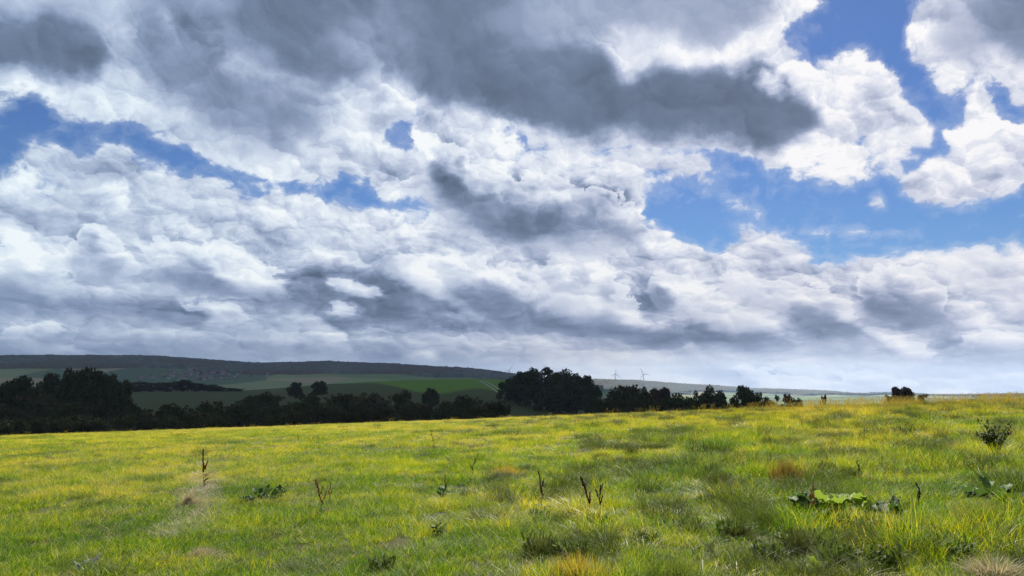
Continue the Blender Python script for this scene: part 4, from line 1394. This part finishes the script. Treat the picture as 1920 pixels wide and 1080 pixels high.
def sow():
    rng = np.random.default_rng(11)
    P_, I_, S_, Rz, Tl = [], [], [], [], []

    def ring(y0, y1, per, pool, prob, grow):
        half = 0.80 * y1 + 7
        n = int((y1 - y0) * 2 * half * per)
        x = rng.uniform(-half, half, n)
        y = rng.uniform(y0, y1, n)
        ok = np.abs(x) < 0.80 * y + 5
        x, y = x[ok], y[ok]
        n = len(x)
        ok = np.ones(n, bool)
        for ax, ay, ar in AVOID:
            ok &= (x - ax) ** 2 + (y - ay) ** 2 > (ar * (0.75 + 0.5 * rng.random(n))) ** 2
        ok &= rng.random(n) < sstep(fbm(x * 1.1 + 40, y * 1.1, 3), 0.26, 0.40) * 0.5 + 0.5
        x, y = x[ok], y[ok]
        n = len(x)
        z = land(x, y)
        s = relief(x, y) * grow * (0.75 + 0.5 * rng.random(n))
        P_.append(np.stack([x, y, z - 0.01], -1))
        I_.append(rng.choice(pool, n, p=np.array(prob) / sum(prob)))
        S_.append(s)
        # the wind has combed the grass: tufts turn with a slow swirl
        flow = (fbm(x * 0.12 + 70, y * 0.12, 2) - 0.5) * 5 + 0.4
        Rz.append(flow + rng.normal(size=n) * 0.8)
        Tl.append(0.10 * rng.normal(size=n))

    ring(3.5, 11, 95, [0, 1, 2, 3, 10], [5, 5, 3, 2, 0.16], 1.0)
    ring(11, 20, 60, [0, 1, 2, 3, 4, 10], [4, 4, 3, 2, 2, 0.16], 1.05)
    ring(20, 34, 34, [0, 1, 3, 4, 6, 5, 10], [2, 2, 1, 3, 4, 0.04, 0.12], 1.05)
    ring(34, 62, 22, [3, 4, 6, 5], [1, 2, 5, 0.02], 0.85)
    # rough clumps, mostly at the right, in loose drifts
    n = 8000
    y = 3.5 + 36 * rng.random(n) ** 0.9
    x = y * rng.uniform(-0.78, 0.78, n)
    drift = fbm(x * 0.42 + 11, y * 0.42 + 5, 3)
    right = sstep(x / y, -0.25, 0.3)
    keep = (rng.random(n) < 0.06 + 0.9 * right * sstep(drift, 0.44, 0.60) + 0.10 * right) & (rng.random(n) < 0.75)
    for ax, ay, ar in AVOID:
        keep &= (x - ax) ** 2 + (y - ay - 0.2) ** 2 > (ar * 1.3 + 0.25) ** 2
    x, y = x[keep], y[keep]
    n = len(x)
    P_.append(np.stack([x, y, land(x, y) - 0.02], -1))
    I_.append(rng.choice([7, 8, 9], n, p=[0.16, 0.44, 0.40]))
    S_.append(rng.uniform(0.65, 1.35, n) * (0.5 + 0.5 * sstep(x / y, -0.2, 0.3)))
    Rz.append(rng.random(n) * math.tau)
    Tl.append(0.15 * rng.normal(size=n))
    # a faint trodden line at the left
    n = 170
    t = rng.random(n)
    walk = [hit(348 + 40 * q, 1015 - 150 * q, 3, 70) for q in t]
    x = np.array([p.x for p in walk]) + rng.normal(size=n) * 0.16
    y = np.array([p.y for p in walk])
    P_.append(np.stack([x, y, land(x, y)], -1))
    I_.append(np.full(n, 10))
    S_.append(rng.uniform(0.30, 0.55, n))
    Rz.append(rng.normal(size=n) * 0.8 + 1.2)
    Tl.append(0.1 * rng.normal(size=n))
    # standing hay with seed heads along the crest at the right
    n = 1500
    y = rng.uniform(30, 52, n)
    x = y * rng.uniform(0.18, 0.78, n)
    keep = rng.random(n) < (sstep(x / y, 0.15, 0.55) * 0.9 + 0.03) * sstep(fbm(x * 0.5, y * 0.5, 2), 0.35, 0.6)
    x, y = x[keep], y[keep]
    n = len(x)
    P_.append(np.stack([x, y, land(x, y)], -1))
    I_.append(np.full(n, 5))
    S_.append(rng.uniform(0.55, 1.15, n))
    Rz.append(rng.normal(size=n) * 0.7)
    Tl.append(0.1 * rng.normal(size=n))
    P = np.concatenate(P_).astype(np.float32)
    me = bpy.data.meshes.new('grass')
    me.vertices.add(len(P))
    me.vertices.foreach_set('co', P.ravel())
    for nm, ty, arr in (('kind_of_tuft', 'INT', np.concatenate(I_).astype(np.int32)), ('size', 'FLOAT', np.concatenate(S_).astype(np.float32)),
                        ('turn', 'FLOAT', np.concatenate(Rz).astype(np.float32)), ('tilt', 'FLOAT', np.concatenate(Tl).astype(np.float32))):
        a = me.attributes.new(nm, ty, 'POINT')
        a.data.foreach_set('value', arr)
    me.update()
    o = link('grass', me, kind='stuff')
    print('tufts', len(P))
    g = bpy.data.node_groups.new('sow_grass', 'GeometryNodeTree')
    g.interface.new_socket('Geometry', in_out='INPUT', socket_type='NodeSocketGeometry')
    g.interface.new_socket('Geometry', in_out='OUTPUT', socket_type='NodeSocketGeometry')
    k = Nodes(g)
    gi, go = k.new('NodeGroupInput'), k.new('NodeGroupOutput')

    def attr(nm, ty):
        n_ = k.new('GeometryNodeInputNamedAttribute', data_type=ty)
        n_.inputs['Name'].default_value = nm
        return n_.outputs['Attribute']

    pts = k.new('GeometryNodeMeshToPoints')
    g.links.new(gi.outputs[0], pts.inputs['Mesh'])
    ci = k.new('GeometryNodeCollectionInfo')
    ci.inputs['Collection'].default_value = HIDDEN
    ci.inputs['Separate Children'].default_value = True
    ci.inputs['Reset Children'].default_value = True
    iop = k.new('GeometryNodeInstanceOnPoints')
    g.links.new(pts.outputs[0], iop.inputs['Points'])
    g.links.new(ci.outputs[0], iop.inputs['Instance'])
    iop.inputs['Pick Instance'].default_value = True
    k.put(iop.inputs['Instance Index'], attr('kind_of_tuft', 'INT'))
    k.put(iop.inputs['Rotation'], k.xyz(attr('tilt', 'FLOAT'), 0.0, attr('turn', 'FLOAT')))
    s = attr('size', 'FLOAT')
    k.put(iop.inputs['Scale'], k.xyz(k.m('SQRT', s), k.m('SQRT', s), s))
    g.links.new(iop.outputs[0], go.inputs[0])
    md = o.modifiers.new('sow', 'NODES')
    md.node_group = g


# ================================================================== plants that stand out of the sward
def plant_mat(name, a, b, share=0.35):
    def build(k):
        isl = k.new('ShaderNodeNewGeometry').outputs['Random Per Island']
        n = k.noise(k.new('ShaderNodeTexCoord').outputs['Object'], 12, 3, 0.6, '3D')
        c = k.mix(k.m('MULTIPLY_ADD', isl, 0.6, k.m('MULTIPLY', n, 0.5)), a, b)
        return leafy(k, c, c, share, 0.65, 0.15)
    return material(name, build)


M_DOCK = plant_mat('dock_seed', (0.055, 0.022, 0.012, 1), (0.13, 0.060, 0.028, 1), 0.15)
M_REDDOCK = plant_mat('red_dock_seed', (0.16, 0.045, 0.018, 1), (0.26, 0.095, 0.035, 1), 0.2)
M_STALK = plant_mat('stalk', (0.050, 0.032, 0.018, 1), (0.10, 0.070, 0.035, 1), 0.0)
M_LEAF = plant_mat('dock_leaf', (0.030, 0.075, 0.016, 1), (0.080, 0.140, 0.022, 1), 0.4)
M_LIGHTLEAF = plant_mat('light_dock_leaf', (0.13, 0.22, 0.020, 1), (0.24, 0.31, 0.035, 1), 0.5)
M_DEEPLEAF = plant_mat('deep_green_leaf', (0.024, 0.058, 0.010, 1), (0.055, 0.105, 0.016, 1), 0.4)
M_WEED = plant_mat('ragged_weed', (0.030, 0.060, 0.010, 1), (0.105, 0.140, 0.018, 1), 0.45)
M_PALELEAF = plant_mat('pale_leaf', (0.16, 0.20, 0.15, 1), (0.40, 0.44, 0.38, 1), 0.2)
M_RUSH = plant_mat('rush', (0.045, 0.070, 0.014, 1), (0.150, 0.155, 0.030, 1), 0.35)
M_BROWNRUSH = plant_mat('brown_rush', (0.140, 0.085, 0.016, 1), (0.280, 0.200, 0.030, 1), 0.35)
M_GOLDGRASS = plant_mat('golden_tussock', (0.30, 0.21, 0.020, 1), (0.48, 0.36, 0.05, 1), 0.45)
M_GREENGRASS = plant_mat('green_tussock', (0.070, 0.120, 0.016, 1), (0.190, 0.220, 0.025, 1), 0.45)
M_PALESTRAW = plant_mat('pale_straw', (0.22, 0.17, 0.07, 1), (0.52, 0.45, 0.27, 1), 0.35)


def rot_to(d):
    return np.array(Vector(d).to_track_quat('Z', 'Y').to_matrix())


def leaf(length, width, droop, az, up, base=(0, 0, 0), wave=0.12, segs=6):
    """a broad leaf blade with a raised fold along its midrib and a wavy edge"""
    d = np.array([math.cos(az), math.sin(az), 0])
    s = np.array([-d[1], d[0], 0])
    v = []
    for i in range(segs + 1):
        t = i / segs
        c = np.array(base) + d * length * t * math.cos(up) + np.array([0, 0, length * (t * math.sin(up) - droop * t * t)])
        w = width * 0.5 * math.sin(math.pi * min(1, 0.06 + t * 0.94)) ** 0.7 * (1.1 - 0.5 * t)
        z = np.array([0, 0, 1])
        o = wave * width * math.sin(i * 2.1)
        v += [c - s * w + z * (0.25 * w + o), c, c + s * w + z * (0.25 * w - o)]
    f = []
    for i in range(segs):
        a, b = 3 * i, 3 * i + 3
        f += [[a, a + 1, b + 1, b], [a + 1, a + 2, b + 2, b + 1]]
    return np.array(v), np.array(f)


def clump(mats_mesh_name, rng, n, rad, h0, h1, w, l0, l1, mat, lean_az=None):
    ps = []
    for i in range(n):
        a = rng.random() * math.tau
        r = rad * rng.random() ** 0.6
        r *= 0.75 + 0.35 * math.sin(3 * a + n) + 0.2 * math.sin(5 * a)
        az = a + rng.normal() * 0.9 if lean_az is None else lean_az + rng.normal() * 0.9
        edge = abs(r) / rad
        v, f, _ = blade(rng, (h0 + (h1 - h0) * rng.random()) * (1.05 - 0.35 * edge), w * (0.7 + 0.6 * rng.random()), (l0 + (l1 - l0) * rng.random()) * (0.35 + 0.9 * edge), az,
                        (r * math.cos(a), r * math.sin(a)), 5)
        ps.append((v, f))
    v, f = join(ps)
    return raw_mesh(mats_mesh_name, v, f, mat)


def spot(col, row):
    p = hit(col, row, 3.0, 70)
    return p, math.hypot(p.x, p.y) / PX            # the place and metres per photograph pixel there


def tussock(col, row, width, height, mat, label, group='tussocks in the meadow', lean=None, spread=(0.15, 0.9), n=None, name='grass_tussock', fine=0.006):
    p, m = spot(col, row)
    rng = np.random.default_rng(int(col * 7 + row))
    rad, h = width * m * 0.36, height * m
    n = n or int(min(900, 260 + 2600 * rad))
    me = clump(name, rng, n, rad, h * 0.55, h * 1.15, fine, spread[0], spread[1], mat, lean)
    o = link(name, me, label=label, category='grass tussock', group=group)
    o.location = p - Vector((0, 0, 0.03))
    AVOID.append((p.x, p.y, rad * 0.5))


def stem_shape(rng, h, sway, az):
    d = np.array([math.cos(az), math.sin(az), 0])
    return [np.array([0, 0, -0.05]) if t == 0 else d * sway * h * t ** 1.6 + np.array([rng.normal() * 0.012, rng.normal() * 0.012, h * t]) for t in np.linspace(0, 1, 8)]


def dock(col, row, height, label, red=False, sway=0.15, az=0.0, seeds=1.0, leaves=4, side=2, leaf_mat=None):
    """a dock gone to seed: ribbed stem, whorls of rusty seed, a few leaves at the foot"""
    p, m = spot(col, row)
    h = height * m
    rng = np.random.default_rng(int(col * 3 + row))
    t = thing('dock_plant', label, 'weed', p, 0.0, 'docks gone to seed')
    path = stem_shape(rng, h, sway, az)
    rad = max(0.0045, h * 0.007)
    parts = [tube(path, np.linspace(rad, rad * 0.4, 8), 5)]
    arms = []
    for q in range(side):
        i = 3 + q % 4
        a = rng.random() * math.tau
        tip = path[i] + np.array([math.cos(a) * 0.10 * h, math.sin(a) * 0.10 * h, 0.26 * h])
        arms.append([path[i], (path[i] + tip) / 2 + [0, 0, -0.02 * h], tip])
        parts.append(tube(arms[-1], [rad * 0.6, rad * 0.5, rad * 0.25], 4))
    v, f = join(parts)
    link('stem', raw_mesh('stem', v, f, M_STALK, True), t)
    vs, fs, o = [], [], 0
    lines = [(path, 0.42)] + [(a, 0.25) for a in arms]
    for line, start in lines:
        line = np.array(line)
        n = int(460 * seeds * (1.0 if start > 0.3 else 0.35))
        for i in range(n):
            tt = start + (1 - start) * rng.random()
            whorl = 0.5 + 0.5 * math.sin(tt * 46)
            x = tt * (len(line) - 1)
            j = min(int(x), len(line) - 2)
            c = line[j] + (line[j + 1] - line[j]) * (x - j)
            e = rng.normal(size=3)
            e[2] *= 0.5
            e /= np.linalg.norm(e)
            c = c + e * h * 0.034 * (0.35 + 0.65 * whorl) * (1.15 - 0.75 * tt) * rng.random() ** 0.5
            s = max(0.004, h * 0.0085) * (0.7 + 0.6 * rng.random())
            a = rng.normal(size=3) * s
            b = rng.normal(size=3) * s
            vs.append(np.array([c - a, c + b, c + a, c - b]))
            fs.append(np.array([[0, 1, 2, 3]]) + o)
            o += 4
    link('seed_head', raw_mesh('seed_head', np.concatenate(vs), np.concatenate(fs), M_REDDOCK if red else M_DOCK), t)
    for i in range(leaves):
        a = rng.random() * math.tau
        v, f = leaf(h * rng.uniform(0.28, 0.45), h * rng.uniform(0.08, 0.13), rng.uniform(0.2, 0.6), a, rng.uniform(0.5, 1.1), (0, 0, 0.02 + 0.05 * h * i))
        link('leaf', raw_mesh('leaf', v, f, leaf_mat or M_LEAF), t)


def broadleaf(col, row, width, height, n, mat, label, ratio=0.5, name='broadleaf_plant', up=(0.3, 1.1), group='broad leaved weeds in the meadow', clear=0.36, one=False):
    p, m = spot(col, row)
    rng = np.random.default_rng(int(col + row * 5))
    t = thing(name, label, 'weed', p, 0.0, group)
    heap = []
    AVOID.append((p.x, p.y - 0.1, width * m * clear))
    for i in range(n):
        a = rng.random() * math.tau
        r = width * m * 0.40 * rng.random() ** 0.5
        l = height * m * rng.uniform(0.6, 1.05)
        stalk = np.array([r * math.cos(a), r * math.sin(a), height * m * rng.uniform(0.1, 0.6)])
        v, f = leaf(l, l * ratio * rng.uniform(0.8, 1.2), rng.uniform(0.1, 0.5), rng.random() * math.tau, rng.uniform(*up), stalk)
        sv, sf = tube([(stalk[0] * 0.5, stalk[1] * 0.5, -0.03), stalk], [0.004, 0.003], 4)
        vv, ff = join([(v, f), (sv, sf)])
        if one:
            heap.append((vv, ff))
        else:
            link('leaf', raw_mesh('leaf', vv, ff, mat), t)
    if one:
        vv, ff = join(heap)
        link('foliage', raw_mesh('foliage', vv, ff, mat), t)


def thistle(col, row, width, height, label):
    """a bushy thistle: branching stems set with narrow leaves and seed heads"""
    p, m = spot(col, row)
    rng = np.random.default_rng(int(col + row))
    w, h = width * m, height * m
    t = thing('thistle_plant', label, 'weed', p, 0.0)
    stems, leaves, heads = [], [], []
    for i in range(22):
        a = rng.random() * math.tau
        r = 0.5 * w * rng.random() ** 0.6
        tip = np.array([r * math.cos(a), r * math.sin(a), h * rng.uniform(0.6, 1.05)])
        mid = tip * [0.45, 0.45, 0.55]
        stems.append(tube([(0.2 * tip[0], 0.2 * tip[1], -0.04), mid, tip], [0.006, 0.005, 0.003], 4))
        for q in range(34):
            tt = rng.uniform(0.15, 1.0)
            c = mid * (tt / 0.5) if tt < 0.5 else mid + (tip - mid) * (tt - 0.5) * 2
            leaves.append(leaf(0.10 * h * rng.uniform(0.9, 2.4), 0.045 * h, 0.2, rng.random() * math.tau, rng.uniform(0.1, 1.0), c, segs=3))
        for q in range(5):
            c = tip + rng.normal(size=3) * 0.03 * h
            d = rng.normal(size=3) * 0.018 * h
            heads.append((np.array([c - d, c + [0, 0, 0.02 * h], c + d, c - [0, 0, 0.02 * h]]), np.array([[0, 1, 2, 3]])))
    for nm, ps, mm in (('stem', stems, M_STALK), ('foliage', leaves, M_DEEPLEAF), ('seed_head', heads, M_DOCK)):
        v, f = join(ps)
        link(nm, raw_mesh(nm, v, f, mm), t)


# docks
dock(381, 916, 66, 'reddish dock with twisted hanging leaves standing alone on the left of the meadow', True, 0.10, 2.6, 1.1, 7, 1, M_DOCK)
dock(603, 975, 72, 'slender rusty dock leaning in the grass right of the dark low leaf patch', True, -0.15, 0.3, 0.6, 4, 3, M_DOCK)
dock(616, 946, 40, 'short thin dock just behind the slender rusty one', True, 0.05, 0.0, 0.4, 2, 1)
dock(815, 842, 34, 'small brick red dock far out in the middle of the meadow', True, -0.25, 0.0, 0.8, 3, 0, M_REDDOCK)
dock(836, 934, 42, 'short dock spike beside a round dark leaf', False, -0.05, 0.0, 0.6, 2, 1)
dock(882, 906, 54, 'thin wiry dock leaning right in the middle of the meadow', False, 0.28, 0.3, 0.25, 2, 2)
dock(1018, 962, 74, 'dark dock spike standing left of the pair of docks', False, -0.12, 0.0, 0.8, 3, 2)
dock(1110, 982, 84, 'taller dark dock of the pair in the right middle of the meadow', False, -0.22, 0.0, 0.9, 3, 3)
dock(1126, 976, 66, 'shorter dark dock of the pair in the right middle of the meadow', False, 0.05, 0.0, 0.8, 2, 3)
dock(560, 832, 16, 'tiny dark dock far off near the left crest of the meadow', False, -0.15, 0.0, 0.5, 1, 0)
dock(1610, 905, 38, 'dark dock spike behind the bleached clump on the right', False, 0.03, 0.0, 0.6, 2, 2)
dock(1720, 960, 46, 'brown dock spike among the dark leaves at the right', False, 0.04, 0.0, 0.8, 2, 2)
dock(1527, 985, 74, 'thin reddish dock standing left of the bright leaf patch', True, 0.05, 0.0, 0.3, 2, 2)
thistle(1866, 858, 50, 54, 'dark bushy thistle standing alone near the right edge')
# broad leaves
broadleaf(506, 938, 60, 22, 34, M_DEEPLEAF, 'low dark green leaf patch in the left half of the meadow', 0.45)
broadleaf(466, 944, 26, 16, 14, M_DEEPLEAF, 'smaller dark leaf patch left of the low dark green one', 0.45)
broadleaf(830, 930, 26, 24, 7, M_LEAF, 'few round dark leaves at the foot of a short dock spike', 0.8)
broadleaf(866, 916, 18, 20, 3, M_LEAF, 'single nodding dark leaf right of the short dock spike', 0.4)
broadleaf(818, 1002, 30, 26, 8, M_LEAF, 'small dark leaf tuft low in the middle of the meadow', 0.6)
broadleaf(1584, 968, 96, 36, 44, M_LIGHTLEAF, 'bright yellow green patch of broad leaves at the right', 0.75)
broadleaf(1510, 962, 56, 40, 24, M_LEAF, 'dark leaves at the left end of the bright leaf patch', 0.6)
broadleaf(1668, 975, 80, 34, 30, M_DEEPLEAF, 'dark leaf patch right of the bright yellow green one', 0.6)
broadleaf(1838, 938, 60, 36, 11, M_LEAF, 'big dock leaves near the right edge behind tall grass', 0.6)
broadleaf(1898, 952, 60, 36, 10, M_LEAF, 'big dock leaves cut by the right edge', 0.6)
broadleaf(1530, 1074, 40, 30, 5, M_LIGHTLEAF, 'pair of light green leaves at the bottom of the right half', 0.7)
broadleaf(152, 1078, 36, 32, 6, M_PALELEAF, 'weed with whitish upturned leaves at the bottom left', 0.45, 'broadleaf_plant', (0.6, 1.2))
# ragged dark weeds through the rough right half and the near middle
for c, r, w, h in ((1308, 856, 46, 22), (1336, 892, 40, 24), (1352, 914, 60, 26), (1548, 892, 44, 26), (1600, 902, 40, 22), (1648, 818, 60, 16), (1690, 814, 50, 16),
                   (1762, 834, 40, 16), (1746, 872, 50, 16), (1838, 884, 56, 18), (1566, 992, 80, 34), (1640, 1004, 90, 36), (1700, 1020, 70, 36), (1502, 1030, 90, 36),
                   (1120, 988, 60, 26), (1012, 1036, 80, 34), (1072, 1044, 80, 34), (1374, 1004, 70, 30), (1292, 1000, 60, 28), (1440, 1050, 70, 36), (1780, 1046, 80, 36),
                   (1010, 975, 50, 22), (716, 1068, 60, 26), (880, 932, 46, 14), (1220, 880, 60, 12), (1246, 900, 50, 12), (1420, 842, 36, 14), (760, 945, 40, 12),
                   (1570, 1060, 80, 40), (1660, 1064, 80, 40), (1210, 1020, 60, 26), (1330, 948, 60, 20)):
    broadleaf(c, r, w, h * 0.85, int(60 + w * 0.9), M_WEED, 'ragged dark green weed low in the rough part of the meadow', 0.17, 'leafy_weed', (0.5, 1.4), 'ragged dark weeds in the meadow', 0.06, True)
# tussocks
tussock(1476, 906, 96, 48, M_BROWNRUSH, 'large rust brown upright tussock in the right half', spread=(0.05, 0.5))
tussock(1184, 858, 44, 26, M_RUSH, 'spiky dark rush tussock right of the bleached heap', spread=(0.1, 0.9))
tussock(1128, 864, 54, 20, M_RUSH, 'low dark rush tussock touching the bleached heap', spread=(0.3, 1.2))
tussock(1085, 860, 74, 15, M_PALESTRAW, 'bleached heap of flattened grass in the right middle', lean=math.pi, spread=(0.9, 1.8), name='straw_heap')
tussock(950, 890, 100, 22, M_GOLDGRASS, 'orange yellow tussock in the middle of the meadow', spread=(0.2, 1.0))
tussock(1085, 1092, 170, 62, M_GOLDGRASS, 'big golden tussock at the bottom just right of the middle', spread=(0.2, 0.9), n=800)
tussock(1350, 918, 64, 40, M_RUSH, 'dark green tussock left of the large rust brown one', spread=(0.2, 1.0))
tussock(1385, 925, 60, 34, M_RUSH, 'dark tussock between the green one and the large rust brown one', spread=(0.2, 1.0))
tussock(1018, 1042, 150, 46, M_RUSH, 'broad dark tussock below the pair of docks', spread=(0.2, 1.1), n=650)
tussock(1060, 985, 110, 34, M_RUSH, 'dark matted tussock at the feet of the pair of docks', spread=(0.3, 1.2))
tussock(1300, 1006, 80, 36, M_RUSH, 'dark tussock low in the right half, left of the hollow one', spread=(0.3, 1.1))
tussock(1382, 1008, 84, 34, M_RUSH, 'hollow dark tussock below the rust brown one', spread=(0.5, 1.4))
tussock(1490, 1040, 120, 50, M_RUSH, 'big dark leaning tussock in the lower right', spread=(0.3, 1.2), lean=0.3)
tussock(1302, 868, 36, 22, M_RUSH, 'little dark tussock behind the dark green one', spread=(0.2, 0.9))
tussock(1440, 836, 40, 20, M_RUSH, 'little dark tussock behind the large rust brown one', spread=(0.2, 0.9))
tussock(1660, 826, 90, 24, M_RUSH, 'wide dark tussock before the crest at the right', spread=(0.2, 1.0))
tussock(1700, 824, 44, 22, M_RUSH, 'dark tussock adjoining the right end of the wide one near the crest', spread=(0.2, 1.0))
tussock(1765, 828, 40, 18, M_RUSH, 'dark tussock alone between the wide one and the thistle', spread=(0.2, 1.0))
tussock(1590, 900, 60, 30, M_RUSH, 'dark tussock at the right of the large rust brown one', spread=(0.2, 1.1))
tussock(1622, 905, 50, 22, M_PALESTRAW, 'bleached clump right of the large rust brown tussock', spread=(0.5, 1.3), name='straw_heap')
tussock(1655, 842, 36, 16, M_PALESTRAW, 'pale grass clump below the wide dark tussock near the crest', spread=(0.6, 1.4), name='straw_heap')
tussock(1868, 1088, 130, 50, M_PALESTRAW, 'heap of dead straw in the bottom right corner', spread=(0.6, 1.6), n=700, name='straw_heap', fine=0.009)
tussock(1730, 1010, 120, 52, M_GREENGRASS, 'tall green tussock before the dark leaf patch', spread=(0.2, 1.0), n=500)
tussock(1620, 1020, 110, 46, M_RUSH, 'dark tussock before the bright leaf patch', spread=(0.3, 1.1), n=520)
tussock(1840, 1000, 130, 60, M_GREENGRASS, 'tall green tussock before the big dock leaves at the right', spread=(0.2, 0.9), n=560)
tussock(1260, 1095, 180, 60, M_GREENGRASS, 'broad green tussock at the bottom right of the golden one', spread=(0.2, 1.0), n=700)
tussock(372, 1046, 130, 26, M_PALESTRAW, 'flattened pale grass at the bottom left', spread=(0.9, 1.8), lean=0.4, name='straw_heap')
tussock(352, 950, 36, 34, M_PALESTRAW, 'pale dry grass strip left of the lone reddish dock', spread=(0.4, 1.2), lean=-0.6, name='straw_heap')

sow()
